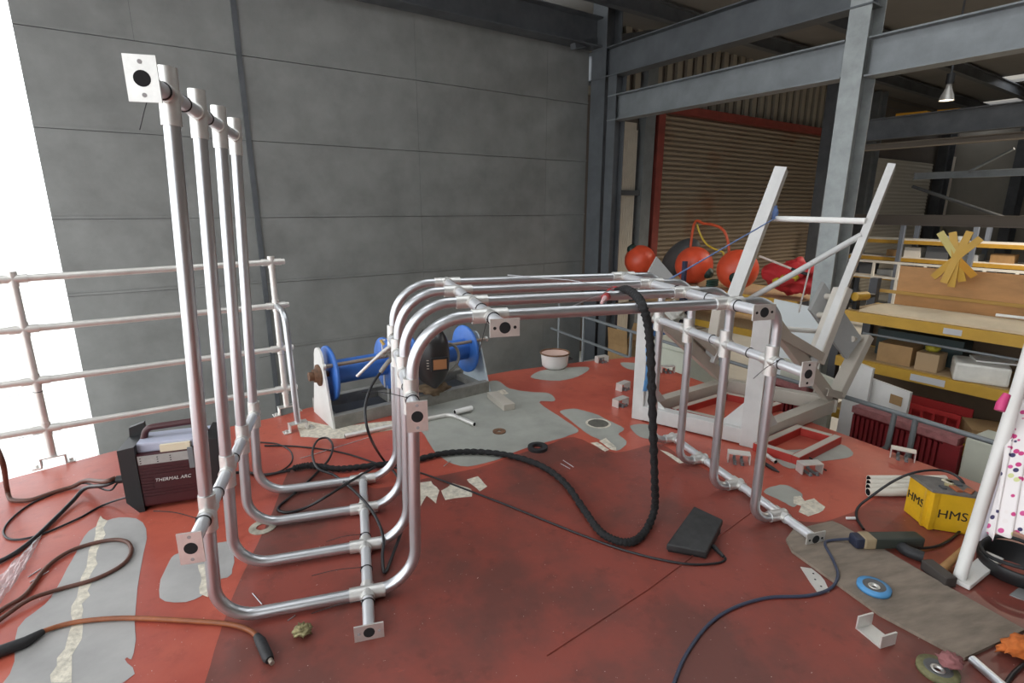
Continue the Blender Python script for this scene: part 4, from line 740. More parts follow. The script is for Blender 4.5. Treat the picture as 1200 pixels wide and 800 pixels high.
cr = nt.nodes.new('ShaderNodeValToRGB'); cr.color_ramp.interpolation = 'CONSTANT'
els = cr.color_ramp.elements; els[0].color = (0.55, 0.05, 0.2, 1); els[1].position = 0.35; els[1].color = (0.78, 0.72, 0.70, 1)
for pos, cc_ in ((0.6, (0.05, 0.04, 0.11)), (0.72, (0.60, 0.09, 0.27)), (0.9, (0.6, 0.62, 0.3))): e_ = els.new(pos); e_.color = (*cc_, 1)
sp = nt.nodes.new('ShaderNodeSeparateColor'); nt.links.new(vo.outputs['Color'], sp.inputs[0]); nt.links.new(sp.outputs[0], cr.inputs[0])
mxn = nt.nodes.new('ShaderNodeMix'); mxn.data_type = 'RGBA'; nt.links.new(rp.outputs[0], mxn.inputs['Factor']); nt.links.new(cr.outputs[0], mxn.inputs[6]); mxn.inputs[7].default_value = (0.80, 0.75, 0.74, 1); nt.links.new(mxn.outputs[2], b.inputs['Base Color'])
ctl, ctr, cbr, cbl = (Vector(x) for x in ((2.467, 1.364, 0.717), (2.509, 1.287, 0.757), (2.192, 1.092, 0.358), (2.14, 1.167, 0.298))); nx, ny = 24, 20; vv = []
for j in range(ny+1):
    for i in range(nx+1):
        u_, w_ = i/nx, j/ny; p = ctl.lerp(ctr, u_).lerp(cbl.lerp(cbr, u_), w_); p = p-Vector((0.25, 0.95, 0))*0.022*math.sin(u_*13+w_*1.5)*(0.4+w_); vv.append(p)
m = MB(); m.add(vv, [(j*(nx+1)+i, j*(nx+1)+i+1, (j+1)*(nx+1)+i+1, (j+1)*(nx+1)+i) for j in range(ny) for i in range(nx)], 0, True)
o = m.build('patterned_cloth', CLO, label='white cloth with pink and navy butterfly print hanging on the slim pole', cat='cloth'); sd = o.modifiers.new('thick', 'SOLIDIFY'); sd.thickness = 0.003
# black face shield with band
fs = thing('face_shield', (2.522, 1.267, 0.0), 'black rounded face shield lying upturned under the patterned cloth', 'face shield')
fc = Vector((2.525, 1.245, 0.0))
m = MB(); m.lathe(fc, (0, 0, 1), [(0.10, 0.001), (0.125, 0.012), (0.135, 0.07), (0.13, 0.075), (0.118, 0.02), (0.0, 0.012)], 32); m.build('shell', BLACK, fs)
m = MB(); m.tube([fc+Vector((0.12*math.cos(a*math.pi/16), 0.12*math.sin(a*math.pi/16), 0.085+0.012*math.sin(a*math.pi/8))) for a in range(32)], 0.008, 8, closed=True); m.build('head_band', RUBBER, fs)
m = MB(); m.prism([fc+Vector((0.155*math.cos(a*math.pi/16+3.4)+-0.02, 0.13*math.sin(a*math.pi/16+3.4)-0.05, 0.0005)) for a in range(17)], (0, 0, 0.003)); m.build('clear_visor', mat('smoked_plastic', (0.3, 0.3, 0.3), 0.2), fs)
m = MB(); m.cyl(fc+Vector((-0.02, 0.0, 0.0125)), fc+Vector((-0.02, 0, 0.02)), 0.07, 20); m.build('lining', mat('red_lining', (0.35, 0.1, 0.07), 0.7), fs)
ogp = Vector((2.066, 0.96, 0.0))
blob('work_glove', (ogp.x, ogp.y, 0.001), 0.075, 0.035, 0.02, mat('orange_fabric', (0.62, 0.16, 0.03), 0.8, var=0.2, scale=20), 'orange work glove at the end of the plywood board', 'glove', 0.6, 8, seed=8)
m = MB(); m.tube([(1.867, 0.972, 0.016), (1.845, 0.845, 0.016)], 0.0145, 14, bore=1); m.build('alloy_tube', [ALU, HOLE], label='aluminium tube end poking from under the plywood board corner', cat='tube')
cable('power_cable', [(2.228, 0.939, 0.008), (2.02, 0.915, 0.008), (1.884, 0.88, 0.008), (1.758, 0.824, 0.008)], 0.007, CB, 'black cable passing the end of the loose aluminium tube')
m = MB(); m.tube([(2.193, 1.749, 0.008), (2.233, 1.738, 0.008)], 0.007, 8); m.build('paper_roll', WHITEP, label='tiny white paper roll on the deck before the yellow box', cat='roll')

# ================================================================= beyond the deck
Rb = Matrix((TW, NW, Z)).transposed()
def bb(name, s0, s1, q0, q1, z0, z1, mt, parent=None, label=None, cat=None, group=None, bev=0.0, kind=None):
    m = MB(); bbox_b(m, s0, s1, q0, q1, z0, z1, 0, bev); return m.build(name, mt, parent, label=label, cat=cat, group=group, kind=kind)
RYEL = mat('rack_yellow', (0.50, 0.29, 0.035), 0.45, var=0.1, scale=6); RBLU = mat('rack_blue', (0.03, 0.035, 0.075), 0.5); CARD = mat('cardboard', (0.36, 0.22, 0.10), 0.85, var=0.12, scale=8)
CHIP = mat('chipboard', (0.40, 0.28, 0.16), 0.85, var=0.15, scale=30); PLY = mat('plywood', (0.42, 0.21, 0.075), 0.6, var=0.25, scale=2.2, stretch=(1, 1, 3)); DGREY = mat('rack_dark_grey', (0.05, 0.05, 0.055), 0.6)
# ---- railing beside the deck
sr = thing('side_railing', (2.9, 3.6, ZF), 'galvanised tube railing along the deck edge before the red radiators', 'handrail')
ea = Vector((2.645+0.5, 4.638, 0)); ed = Vector((math.sin(math.radians(-11.2)), math.cos(math.radians(-11.2)), 0))
def rl(t, z): return ea+ed*t+Z*z
m = MB(); m.tube([rl(1.8, 0.078), rl(-4.2, 0.078)], 0.017, 12); m.build('top_rail', GALV, sr)
m = MB(); m.tube(fillet([rl(2.5, -0.235), rl(-2.06, -0.235), rl(-2.07, 0.07)], 0.07, 8), 0.017, 12); m.build('mid_rail', GALV, sr)
for t in (2.3, 1.7, 0.75, -0.55, -2.2, -3.4):
    m = MB(); m.tube([rl(t, ZF+0.001), rl(t, 0.078 if t < 1.9 else 0.16)], 0.018, 12); m.build('post', GALV, sr)
# ---- radiators, panels and cabinet behind the railing
CRIM = mat('crimson_paint', (0.20, 0.012, 0.016), 0.5, var=0.15, scale=6)
en = Vector((ed.y, -ed.x, 0))
def rad(t0, t1, off, ztop, label):
    a = rl(t0, 0)+en*off; b = rl(t1, 0)+en*off; d = (b-a).normalized(); L = (b-a).length
    r = thing('red_radiator', (a+b)/2+Z*ZF, label, 'radiator')
    m = MB(); m.bar(a+Z*(ZF+ztop)/2+en*0.03, b+Z*(ZF+ztop)/2+en*0.03, 0.05, ztop-ZF-0.002); m.build('panel', CRIM, r)
    n = int(L/0.035)
    for k in range(n):
        p = a+d*(k+0.5)*L/n; m = MB(); m.bar(p+Z*(ZF+0.15)-en*0.008, p+Z*(ztop-0.07)-en*0.008, 0.02, 0.022, up=tuple(en)); m.build('fin', CRIM, r)
    m = MB(); m.bar(a+Z*(ztop-0.025)+en*0.02, b+Z*(ztop-0.025)+en*0.02, 0.10, 0.05); m.build('top_grille', mat('dusty_red', (0.32, 0.12, 0.12), 0.7, var=0.3, scale=20), r)
    m = MB(); m.bar(b-d*0.03+Z*(ZF+0.05), b-d*0.03+Z*(ztop-0.05), 0.05, 0.1, up=tuple(d)); m.build('end_cover', CRIM, r)
rad(-1.68, -2.38, 0.22, -0.04, 'long red ribbed radiator standing behind the side railing'); rad(-0.80, -1.28, 0.24, -0.02, 'shorter red ribbed radiator seen through the cradle')
PG = mat('greenish_white', (0.55, 0.56, 0.47), 0.5, var=0.04)
def lean(name, pts, th, mt, label, cat):
    m = MB(); m.prism(pts, th); return m.build(name, mt, label=label, cat=cat)
c_ = rl(-2.58, 0)+en*0.22; m = MB(); m.box(c_+en*0.15+Z*(ZF-0.02)/2, (0.34, 0.3, -0.02-ZF-0.002), Matrix((ed, en, Z)).transposed(), 0, 0.01); m.build('grey_cabinet', PG, label='grey-green cabinet beside the long red radiator', cat='cabinet')
def leanq(name, pa, pb, zt, off, mt, label, cat, th=0.03):
    a, b = Vector((pa[0], pa[1], 0)), Vector((pb[0], pb[1], 0))
    return lean(name, [a-en*off+Z*(ZF+0.002), b-en*off+Z*(ZF+0.002), b+Z*pb[2], a+Z*pa[2]], en*th, mt, label, cat)
leanq('white_door', (3.917, 3.341, 0.23), (3.955, 3.148, 0.201), 0, 0.05, WHITEP, 'tall white door panel leaning behind the cradle arms', 'door')
qa, qb = (4.001, 3.217, 0.104), (4.065, 2.898, 0.072)
o = leanq('leaning_board', qa, qb, 0, 0.05, WHITEP, 'white board with a brown label leaning behind the long radiator', 'board')
la, lb_ = Vector((4.021, 3.016, 0.029)), Vector((4.038, 2.93, 0.022)); m = MB(); m.prism([la, lb_, lb_-Z*0.075, la-Z*0.075], -en*0.004); m.build('brown_label', CARD, o)
lean('pale_board', [rl(-0.85, ZF+0.002)+en*0.42, rl(-1.35, ZF+0.002)+en*0.42, rl(-1.35, 0.03)+en*0.46, rl(-0.85, 0.1)+en*0.46], en*0.05, PG, 'greenish-white board standing behind the shorter red radiator', 'board')
# ---- near pallet rack with two shelves
S0, S1 = 5.22, 5.86
rk = thing('pallet_rack', B(5.5, 1.2, ZF), 'yellow-beamed storage rack with a plywood back panel', 'rack')
for q in (2.30, 0.0):
    for s in (S0+0.04, S1):
        bb('upright', s-0.04, s+0.04, q-0.035, q+0.035, ZF+0.001, 0.80, DGREY, rk)
for z in (0.515, 0.085, -0.42):
    for s in (S0, S1+0.0): bb('beam', s-0.025, s+0.025, 0.035, 2.265, z-0.045, z+0.045, RYEL, rk)
    bb('shelf_board', S0+0.03, S1-0.03, 0.04, 2.26, z+0.03, z+0.045, CHIP, rk)
bb('back_sheet', S1+0.05, S1+0.068, 0.0, 2.28, ZF+0.002, 0.495, mat('dark_ply', (0.13, 0.085, 0.05), 0.7, var=0.2, scale=3), rk); bb('back_panel', S1+0.05, S1+0.068, 0.0, 2.13, 0.50, 0.93, PLY, rk); bb('back_rail', S1+0.03, S1+0.05, 0.0, 2.30, 0.665, 0.695, mat('ochre', (0.42, 0.24, 0.05), 0.6), rk)
bb('beam_label', S0-0.028, S0-0.0255, 1.38, 1.5, 0.488, 0.535, mat('label_grey', (0.5, 0.5, 0.52), 0.5), rk)
bb('beam_label', S0-0.028, S0-0.0255, 1.42, 1.66, 0.055, 0.11, mat('label_grey', (0.5, 0.5, 0.52), 0.5), rk)
# padded board
m = MB(); pz = 0.562; nx, ny = 30, 8; q0, q1, s0, s1 = 2.14, 0.95, S0+0.0, S0+0.44; vv = []
for top in (1, 0):
    for j in range(ny+1):
        for i in range(nx+1):
            u_, w2 = i/nx, j/ny; ed_ = min(1, min(u_, 1-u_)*14)*min(1, min(w2, 1-w2)*5); h = 0.055*(0.35+0.65*ed_**0.5) if top else 0.0
            vv.append(B(s0+(s1-s0)*w2+0.0*u_, q0+(q1-q0)*u_, pz+h+(0.004*noise.noise(Vector((u_*9, w2*4, 0))) if top else 0)))
N_ = (nx+1)*(ny+1); fs_ = [(j*(nx+1)+i, j*(nx+1)+i+1, (j+1)*(nx+1)+i+1, (j+1)*(nx+1)+i) for j in range(ny) for i in range(nx)]
m.add(vv, fs_+[tuple(k+N_ for k in f)[::-1] for f in fs_], 0, True); bd_ = [i for i in range(nx)]
for i in range(nx): m.add([vv[i], vv[i+1], vv[i+1+N_], vv[i+N_]], [(3, 2, 1, 0)]); k0 = ny*(nx+1)+i; m.add([vv[k0], vv[k0+1], vv[k0+1+N_], vv[k0+N_]], [(0, 1, 2, 3)])
m.build('padded_board', mat('cream_canvas', (0.62, 0.50, 0.34), 0.8, var=0.12, scale=3), label='long cream padded board lying on the upper rack shelf', cat='board')
m = MB(); m.tube([B(S0+0.30, 1.28, 0.64), B(S0+0.34, 0.7, 0.64)], 0.012, 10); m.build('white_tube', WHITEP, label='slim white tube lying on the cream padded board', cat='tube')
dr = thing('power_drill', B(S0+0.1, 2.2, 0.5625), 'yellow and black cordless drill at the rack shelf end', 'drill')
m = MB(); m.tube([B(S0+0.06, 2.22, 0.68), B(S0+0.2, 2.18, 0.68)], 0.04, 12); m.build('body', RYEL, dr); m = MB(); m.tube([B(S0+0.2, 2.18, 0.68), B(S0+0.28, 2.15, 0.68)], [0.03, 0.015], 12); m.build('chuck', BLACK, dr)
m = MB(); m.bar(B(S0+0.09, 2.21, 0.5635), B(S0+0.09, 2.21, 0.66), 0.04, 0.04); m.build('grip', BLACK, dr)
# shelf contents
zl = 0.1305
bb('cardboard_box', S0+0.1, S0+0.34, 1.72, 1.98, zl, zl+0.17, CARD, label='open brown cardboard box on the lower rack shelf', cat='box')
bb('cardboard_box', S0+0.08, S0+0.26, 1.52, 1.68, zl, zl+0.15, mat('pale_card', (0.40, 0.28, 0.16), 0.85), label='smaller pale cardboard box beside the white wrapped parcel', cat='box')
blob('yellow_bundle', B(S0+0.17, 1.60, zl+0.1505), 0.05, 0.05, 0.03, mat('olive_yellow', (0.4, 0.35, 0.03), 0.6), 'yellow bundle on the smaller cardboard box', 'bundle', 0.3)
bb('green_case', S0+0.36, S0+0.58, 1.45, 2.1, zl, zl+0.24, mat('dark_green', (0.03, 0.05, 0.05), 0.5), label='long dark green case at the back of the lower shelf', cat='case')
m = MB(); m.tube([B(S0+0.05, 2.1, zl+0.235), B(S0+0.05, 0.75, zl+0.235)], 0.011, 10); m.build('conduit', GALV, label='thin grey conduit spanning above the boxes on the lower shelf', cat='tube')
pm_ = MB(); R_ = Rb @ Matrix.Rotation(0.35, 3, 'Z'); pm_.box(B(S0+0.16, 1.27, zl+0.075), (0.30, 0.34, 0.148), R_, 0, 0.02); pm_.build('wrapped_parcel', mat('white_wrap', (0.68, 0.66, 0.60), 0.35, var=0.08, scale=14, bump=0.4, bscale=18), label='white plastic-wrapped parcel at the edge of the lower shelf', cat='parcel')
m = MB(); m.box(B(S0+0.25, 1.22, zl+0.158), (0.2, 0.26, 0.012), Rb @ Matrix.Rotation(0.5, 3, 'Z')); m.build('paper_stack', WHITEP, label='white papers on top of the wrapped parcel', cat='paper')
m = MB(); m.cyl(B(S0+0.02, 0.99, zl+0.045), B(S0+0.14, 0.96, zl+0.045), 0.044, 18); m.build('tape_roll', WHITEP, label='white roll lying beside the wrapped parcel', cat='roll')
blob('paper_scraps', B(S0+0.06, 0.86, zl), 0.07, 0.09, 0.035, mat('buff_paper', (0.45, 0.38, 0.27), 0.9), 'crumpled buff paper on the lower shelf beside the white roll', 'paper', 0.6, 9, seed=4)
rc = thing('red_crate', B(S0+0.1, 1.5, -0.37), 'red slotted plastic crate on the bottom rack shelf', 'crate')
CRR = mat('crate_red', (0.45, 0.03, 0.03), 0.45)
bb('floor_panel', S0+0.0, S0+0.3, 1.28, 1.72, -0.374, -0.35, CRR, rc); bb('side', S0+0.28, S0+0.3, 1.28, 1.72, -0.35, -0.16, CRR, rc); bb('top_rim', S0-0.005, S0+0.02, 1.28, 1.72, -0.19, -0.15, CRR, rc); bb('bottom_rim', S0-0.005, S0+0.02, 1.28, 1.72, -0.35, -0.31, CRR, rc)
for k in range(6): bb('slat', S0, S0+0.018, 1.28+0.084*k, 1.30+0.084*k, -0.31, -0.19, CRR, rc)
m = MB(); m.box(B(S0+0.08, 1.05, -0.374+0.115), (0.3, 0.42, 0.14), Rb @ Matrix.Rotation(0.5, 3, 'Z') @ Matrix.Rotation(0.0, 3, 'X'), 0, 0.004); m.build('cardboard_box', CARD, label='long taped carton lying on the bottom rack shelf beside the red crate', cat='box')
# yellow webbing straps over the plywood panel
ys = thing('webbing_straps', B(5.78, 1.55, 0.94), 'bundle of yellow webbing straps splayed above the plywood panel', 'straps')
yc = B(5.74, 1.67, 1.048)
for (s_, q_, z_), mt_ in zip([(5.75, 1.826, 1.257), (5.75, 1.735, 1.261), (5.75, 1.614, 1.272), (5.75, 1.532, 1.219), (5.75, 1.812, 0.864), (5.75, 1.719, 0.829), (5.75, 1.665, 0.798), (5.75, 1.602, 0.85), (5.75, 1.529, 0.901)], (mat('faded_yellow', (0.5, 0.42, 0.15), 0.7), RYEL, RYEL, RYEL, RYEL, RYEL, RYEL, RYEL, mat('deep_yellow', (0.5, 0.23, 0.01), 0.6))):
    m = MB(); e_ = B(s_+random.uniform(-0.03, 0.03), q_, z_); m.bar(yc, e_, 0.055, 0.008, up=tuple(TW)); m.build('strap', mt_, ys)
# ---- buoy rack
rb = thing('buoy_rack', B(7.7, 5.2, ZF), 'yellow-beamed rack carrying the red buoys in front of the roller shutter', 'rack')
for q in (7.25, 5.62, 3.75):
    for s in (7.34, 8.4): bb('upright', s-0.04, s+0.04, q-0.03, q+0.03, ZF+0.001, 0.1, RBLU, rb)
for z in (0.16, -0.36):
    for s in (7.34, 8.4): bb('beam', s-0.025, s+0.025, 3.78, 7.22, z-0.05, z+0.05, RYEL, rb)
    bb('shelf_board', 7.37, 8.37, 3.79, 7.21, z+0.035, z+0.052, CHIP, rb)
BUO = mat('buoy_orange', (0.62, 0.075, 0.03), 0.4, var=0.12, scale=4)
for s_, q_, z_, r_, dv, lb in ((*(7.6, 6.975, 0.524, 0.287), (-0.4, 0.2, 0.6), 'red-orange round buoy beside the cladding strip'), (*(7.6, 5.769, 0.518, 0.317), (0.25, -0.55, -0.25), 'red-orange buoy with a dark nose behind the grey triangular plate'), (*(7.6, 4.952, 0.523, 0.32), (-0.45, -0.5, -0.25), 'largest red-orange buoy behind the leaning cradle arm')):
    r_ = min(r_, 0.31); bz_ = max(0.0, 0.213+r_-z_); c_ = B(s_+0.05, q_, 0.2125+r_); by = thing('buoy', c_-Z*r_, lb, 'buoy', 'round buoys on the rack')
    m = MB(); m.sphere(c_, r_, 32, 20); m.build('float', BUO, by); dv = Vector(dv).normalized()
    m = MB(); m.tube([c_+dv*(r_-0.03), c_+dv*(r_+0.02), c_+dv*(r_+0.06)], [0.10, 0.085, 0.045], 18); m.build('nose', mat('dark_green_rubber', (0.012, 0.03, 0.025), 0.5), by)
m = MB(); fc_ = B(8.14, 6.45, 0.60); R_ = Rb @ Matrix.Rotation(math.radians(40), 3, 'X') ; m.sphere(fc_, 1, 28, 16, sc=(0.2, 0.26, 0.47), rot=Rb @ Matrix.Rotation(math.radians(50), 3, 'X'))
mz = min(p.z for p in m.v); m.v = [p+Z*(0.2125-mz) for p in m.v]; m.build('grey_fender', mat('grey_rubber', (0.055, 0.055, 0.055), 0.6), label='dark grey oval fender between two red buoys', cat='fender')
hz_ = [(7.9, 6.078, 0.757), (7.9, 6.03, 1.168), (7.9, 5.826, 1.201), (7.9, 5.606, 1.179), (7.9, 5.436, 1.101), (7.9, 5.338, 0.927), (7.9, 5.296, 0.695)]
m = MB(); m.tube(spline([B(*hz_[0][:2], 0.214)]+[B(*p) for p in hz_[1:]]+[B(7.9, hz_[-1][1], 0.23)], 5), 0.022, 8); m.build('orange_hose', mat('hose_orange', (0.5, 0.07, 0.02), 0.5), label='orange hose arching above the buoys', cat='hose')
m = MB(); m.tube(spline([B(*p) for p in [(7.85, 5.924, 1.185), (7.85, 5.838, 1.018), (7.85, 5.703, 0.867), (7.85, 5.495, 0.781), (7.85, 5.361, 0.734)]]+[B(7.85, 5.3, 0.45)], 5), 0.016, 8); m.build('yellow_hose', mat('hose_yellow', (0.5, 0.36, 0.03), 0.5), label='yellow hose hanging from the orange hose', cat='hose')
m = MB(); c_ = B(7.62, 5.36, 0.213)
for k in range(3): m.tube([c_+TW*0.12*math.cos(a*math.pi/12)+NW*0.05*math.sin(a*math.pi/12)+Z*(0.02+0.035*k) for a in range(24)], 0.018, 7, closed=True)
m.build('green_rope', mat('rope_green', (0.02, 0.06, 0.045), 0.8), label='coil of dark green rope between the two larger buoys', cat='rope')
blob('red_drybag', B(7.62, 4.02, 0.213), 0.30, 0.46, 0.21, mat('red_fabric', (0.5, 0.025, 0.03), 0.6, var=0.2, scale=4), 'crumpled red life jackets heaped on the buoy rack', 'bag', 0.55, 6, seed=11)
for k, (s_, q_, z_) in enumerate(((7.38, 4.12, 0.40), (7.36, 4.0, 0.46), (7.36, 3.88, 0.50))): blob('yellow_pad', B(s_-0.03, q_, z_-0.02), 0.06, 0.07, 0.06, mat('pad_yellow', (0.52, 0.38, 0.03), 0.6), 'yellow pad strapped on the red life jackets', 'pad', 0.2, group='yellow pads on the red life jackets')
m = MB(); m.prism([B(6.62, 3.74, ZF+0.002), B(6.55, 3.02, ZF+0.002), B(6.62, 3.05, 0.28), B(6.68, 3.74, 0.32)], -TW*0.03); wbd = m.build('white_board', mat('board_white', (0.66, 0.69, 0.70), 0.35), label='tall white framed panel standing beside the tall galvanised column', cat='board')
bb('blue_post', 7.2, 7.26, 5.6, 5.66, ZF+0.001, 0.62, RBLU, label='dark blue steel post rising in front of the buoys', cat='post')
# ---- things on the floor behind the deck
bx = thing('cardboard_box', B(6.75, 6.35, PF), 'open cardboard box on the workshop floor beyond the railing', 'box')
bb('carton', 6.5, 7.0, 6.1, 6.55, PF+0.002, PF+0.42, CARD, bx)
m = MB(); m.prism([B(6.5, 6.55, PF+0.42), B(6.5, 6.1, PF+0.42), B(6.42, 6.05, PF+0.72), B(6.42, 6.5, PF+0.72)], TW*0.006); m.build('flap', CARD, bx)
m = MB(); m.prism([B(7.0, 6.55, PF+0.42), B(7.0, 6.1, PF+0.42), B(7.12, 6.1, PF+0.7), B(7.12, 6.55, PF+0.7)], TW*0.006); m.build('flap', CARD, bx)
BLC = mat('crate_blue', (0.03, 0.09, 0.22), 0.45)
bb('blue_crate', 6.72, 7.18, 5.45, 5.95, PF+0.002, PF+0.45, BLC, label='lower of two stacked blue plastic crates beyond the railing', cat='crate', bev=0.02); bb('blue_crate', 6.78, 7.18, 5.3, 5.85, PF+0.453, PF+0.85, BLC, label='upper blue plastic crate of the stack beyond the railing', cat='crate', bev=0.02)
blob('plastic_sack', B(6.95, 5.6, PF+0.8525), 0.17, 0.26, 0.16, mat('white_sack', (0.6, 0.58, 0.53), 0.4), 'white plastic sacking heaped on the upper blue crate', 'bag', 0.6, 6, seed=6)
fz = thing('chest_freezer', B(6.2, 5.0, PF), 'cream chest freezer standing behind the deck corner', 'freezer')
bb('body', 5.55, 6.45, 4.15, 4.85, PF+0.002, -0.35, PG, fz, bev=0.02); bb('lid', 5.53, 6.47, 4.13, 4.87, -0.349, -0.28, PG, fz, bev=0.015)
# ---- far end of the workshop
m = MB(); v = []; z_ = ZF
while z_ < 3.0:
    for t in range(4): v += [B(19.6, QS-0.03*math.sin(math.pi*t/4), z_+0.03*t), B(24.6, QS-0.03*math.sin(math.pi*t/4), z_+0.03*t)]
    z_ += 0.12
m.add(v, [(2*k, 2*k+1, 2*k+3, 2*k+2) for k in range(len(v)//2-1)], 0, True); dd = thing('door_2', B(22, QS, ZF), 'pale roller shutter at the far end of the back wall', None, kind='structure'); m.build('curtain', mat('pale_shutter', (0.46, 0.43, 0.37), 0.6), dd)
for i, (s, q, w, lb) in enumerate(((25.0, 8.2, 0.35, 'dark steel column beside the pale far shutter'), (26.7, 6.4, 0.35, 'dark steel column on the far end wall'), (19.2, 8.25, 0.3, 'grey steel column before the pale far shutter'))): ibeam('trim_%d' % (20+i), B(s, q, ZF), B(s, q, 4.9), w, w, mt=(STEELD, STEELD, GALV)[i], label=lb)
bb('wall_panel_strip', 25.6, 26.7, QS-0.02, QS+0.1, ZF, 3.4, CLAD, kind='structure', label='pale panel strip beside the far dark column')
ibeam('trim_23', B(13, 6.4, 3.05), B(13, -6, 3.05), 0.42, 0.2, mt=STEELD, label='deep dark crane beam crossing the side bay')
ibeam('trim_24', B(13.2, 6.4, 2.72), B(13.2, -6, 2.72), 0.12, 0.2, mt=mat('brown_steel', (0.16, 0.13, 0.10), 0.6), label='slim brown rail under the dark crane beam')
ibeam('trim_25', B(16, 7.3, 1.17), B(16, -6, 1.17), 0.26, 0.14, mt=mat('brown_steel2', (0.10, 0.085, 0.075), 0.6), label='dark brown beam above the far racks')
ibeam('trim_26', B(16.5, 6.0, 2.25), B(16.5, -6, 2.25), 0.16, 0.12, mt=GALV, label='grey tie beam high above the far racks')
m = MB(); m.tube([B(16.5, 6.0, 2.0), B(16.5, 3.4, 1.0)], 0.04, 8); m.build('trim_27', STEELD, kind='structure', label='diagonal tie rod above the far racks')
m = MB(); m.tube([B(16.5, 4.9, 2.3), B(16.3, 4.1, 2.75)], 0.03, 8); m.build('trim_28', GALV, kind='structure', label='short upper tie rod above the far racks')
fr_ = thing('far_rack', B(18.3, 5.5, ZF), 'long far storage rack with yellow beams along the end wall', 'rack')
for q in (7.95, 6.55, 4.9, 3.2):
    for s in (17.9, 18.9): bb('upright', s-0.06, s+0.06, q-0.05, q+0.05, ZF+0.001, 1.0, mat('far_blue', (0.16, 0.19, 0.25), 0.5), fr_)
for z in (0.52, 0.02, -0.55):
    for s in (18.0, 18.8): bb('beam', s-0.04, s+0.04, 2.6, 7.9, z-0.05, z+0.05, RYEL, fr_)
    bb('shelf_board', 18.0, 18.8, 2.6, 7.9, z+0.051, z+0.08, WHITEP, fr_)
wr_ = thing('balcony_rail', B(17.2, 5.5, ZF), 'white painted balustrade in front of the far rack', 'handrail')
for z in (-0.02, -0.45): bb('rail', 17.2, 17.25, 2.4, 7.55, z-0.03, z+0.03, WHITEP, wr_)
for k in range(9): bb('post', 17.19, 17.26, 2.5+k*0.62, 2.56+k*0.62, ZF+0.001, -0.05, WHITEP, wr_)
cols_ = [(mat('bin_a', (0.42, 0.46, 0.5), 0.5), 'grey'), (CARD, 'brown'), (WHITEP, 'white'), (mat('bin_d', (0.10, 0.11, 0.13), 0.6), 'dark')]
lvl = {0.601: 'top', 0.101: 'middle', -0.469: 'bottom'}
k = 0
for z in (0.601, 0.101, -0.469):
    q = 7.6
    while q > 2.8:
        w = random.uniform(0.25, 0.6); h = random.uniform(0.12, 0.34) if z < 0.5 else random.uniform(0.05, 0.12)
        if random.random() < (0.75 if z < 0.5 else 0.35):
            mt_, cn = cols_[k % 4]
            bb('storage_box', 18.05, 18.05+random.uniform(0.3, 0.6), q-w, q, z, z+h, mt_, label='%s box standing on the %s shelf of the far rack' % (cn, lvl[z]), cat='box', group='%s boxes on the %s far shelf' % (cn, lvl[z])); k += 1
        q -= w+random.uniform(0.08, 0.3)
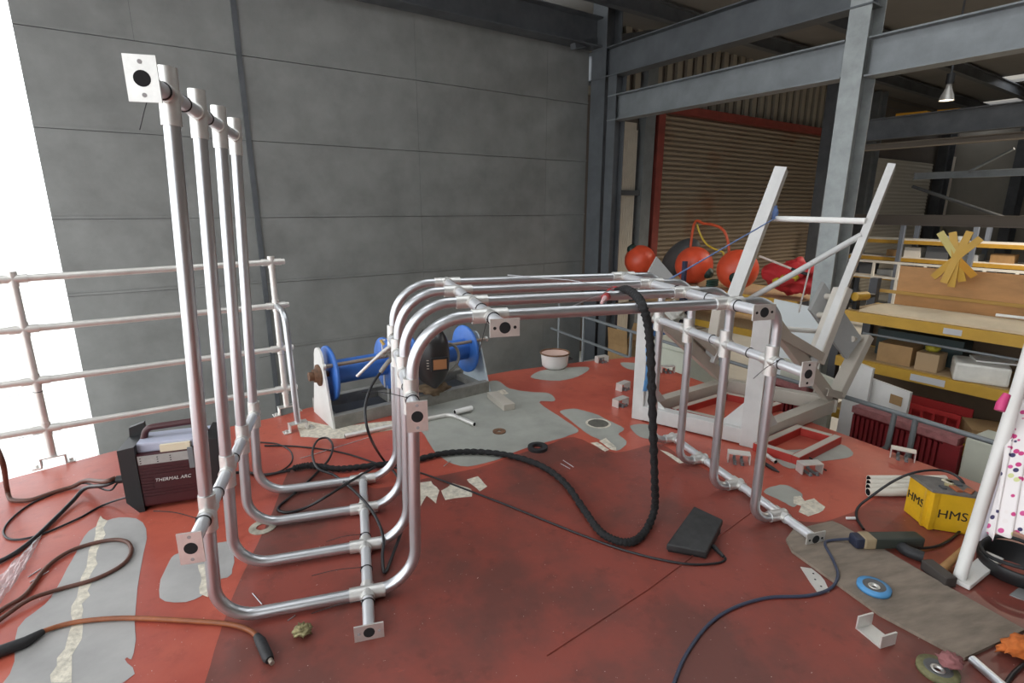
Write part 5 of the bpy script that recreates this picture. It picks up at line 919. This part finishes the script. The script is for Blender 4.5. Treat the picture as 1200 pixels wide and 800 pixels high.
# ---- lamps
def lamp(name, p, label, power, r=0.14):
    p = Vector(p); t = thing(name, p, label, 'lamp')
    m = MB(); m.lathe(p, (0, 0, 1), [(r, 0), (r*0.8, 0.09), (r*0.4, 0.2), (r*0.35, 0.26), (0.001, 0.27)], 20); m.build('shade', mat('lamp_metal', (0.5, 0.48, 0.45), 0.4, 0.5), t)
    m = MB(); m.lathe(p, (0, 0, 1), [(0.001, 0.012), (r*0.9, 0.012)], 20); m.build('lens', mat('lamp_glow', (1.0, 0.86, 0.62), 0.5, emit=6.0), t)
    m = MB(); m.cyl(p+Z*0.26, p+Z*0.42, r*0.55, 14); m.build('gear_box', BLACK, t); m = MB(); m.cyl(p+Z*0.42, (p.x, p.y, RZ), 0.015, 8); m.build('hanger', STEELD, t)
    ld = bpy.data.lights.new(name+'_light', 'SPOT'); ld.energy = power; ld.color = (1.0, 0.86, 0.68); ld.spot_size = math.radians(150); ld.spot_blend = 0.6; ld.shadow_soft_size = r
    lo = bpy.data.objects.new('lamp_light', ld); COL.objects.link(lo); lo.parent = t; lo.location = (0, 0, -0.03)
lamp('high_bay_lamp', B(11.5, 3.907, 3.215), 'bell-shaped high bay lamp glowing under the far roof', 420, 0.11)
lamp('high_bay_lamp', B(16.4, 2.4, 3.7), 'unseen bell-shaped lamp added to brighten the far rack', 1500)  # out-of-frame lamp, added so the far rack gets brighter
lamp('high_bay_lamp', B(10.5, 1.2, 4.1), 'unseen bell-shaped lamp added to brighten the side bay', 600)  # extra lamp out of view, lifts the light in the side bay

m = MB(); m.tube([(2.222, 1.259, 0.743), (2.233, 1.263, 0.767), (2.253, 1.265, 0.801)], [0.016, 0.017, 0.012], 12); m.build('pink_tube', mat('hot_pink', (0.6, 0.06, 0.2), 0.4), label='pink-tipped tube taped to the leaning pole', cat='tube')
m = MB(); m.tube([(3.199, 3.157, 1.083), (3.361, 3.374, 0.654)], 0.006, 6); m.build('thin_rope', WHITEP, label='white cord hanging from the cradle brace', cat='rope')
m = MB(); m.tube([B(*(7.3, 4.4, 0.789)), B(*(7.3, 3.908, 0.651))], 0.016, 8); m.tube([B(*(7.3, 3.908, 0.651)), B(*(7.3, 3.668, 0.593))], 0.022, 8, mi=1); m.build('boat_hook', [mat('pale_shaft', (0.6, 0.5, 0.45), 0.5), BLACK], label='pale boat hook with a black end lying on the red life jackets', cat='pole')
cr_ = thing('overhead_crane', B(17.7, 6.0, 3.5), 'yellow overhead crane glimpsed above the dark crane beam', 'crane')
CY = mat('crane_yellow', (0.6, 0.30, 0.01), 0.4)
a_, b_ = B(*(17.5, 6.981, 3.765)), B(*(17.5, 6.27, 3.742)); m = MB(); m.bar(a_, b_, 0.4, 0.35); m.build('girder', CY, cr_)
a_, b_ = B(*(18.5, 6.405, 3.954)), B(*(18.5, 5.91, 3.932)); m = MB(); m.bar(a_, b_, 0.3, 0.2); m.build('trolley', CY, cr_)
ibeam('trim_29', B(13.1, 6.5, ZF), B(13.1, 6.5, 4.9), 0.3, 0.3, mt=STEELD, label='dark column carrying the end of the deep crane beam')
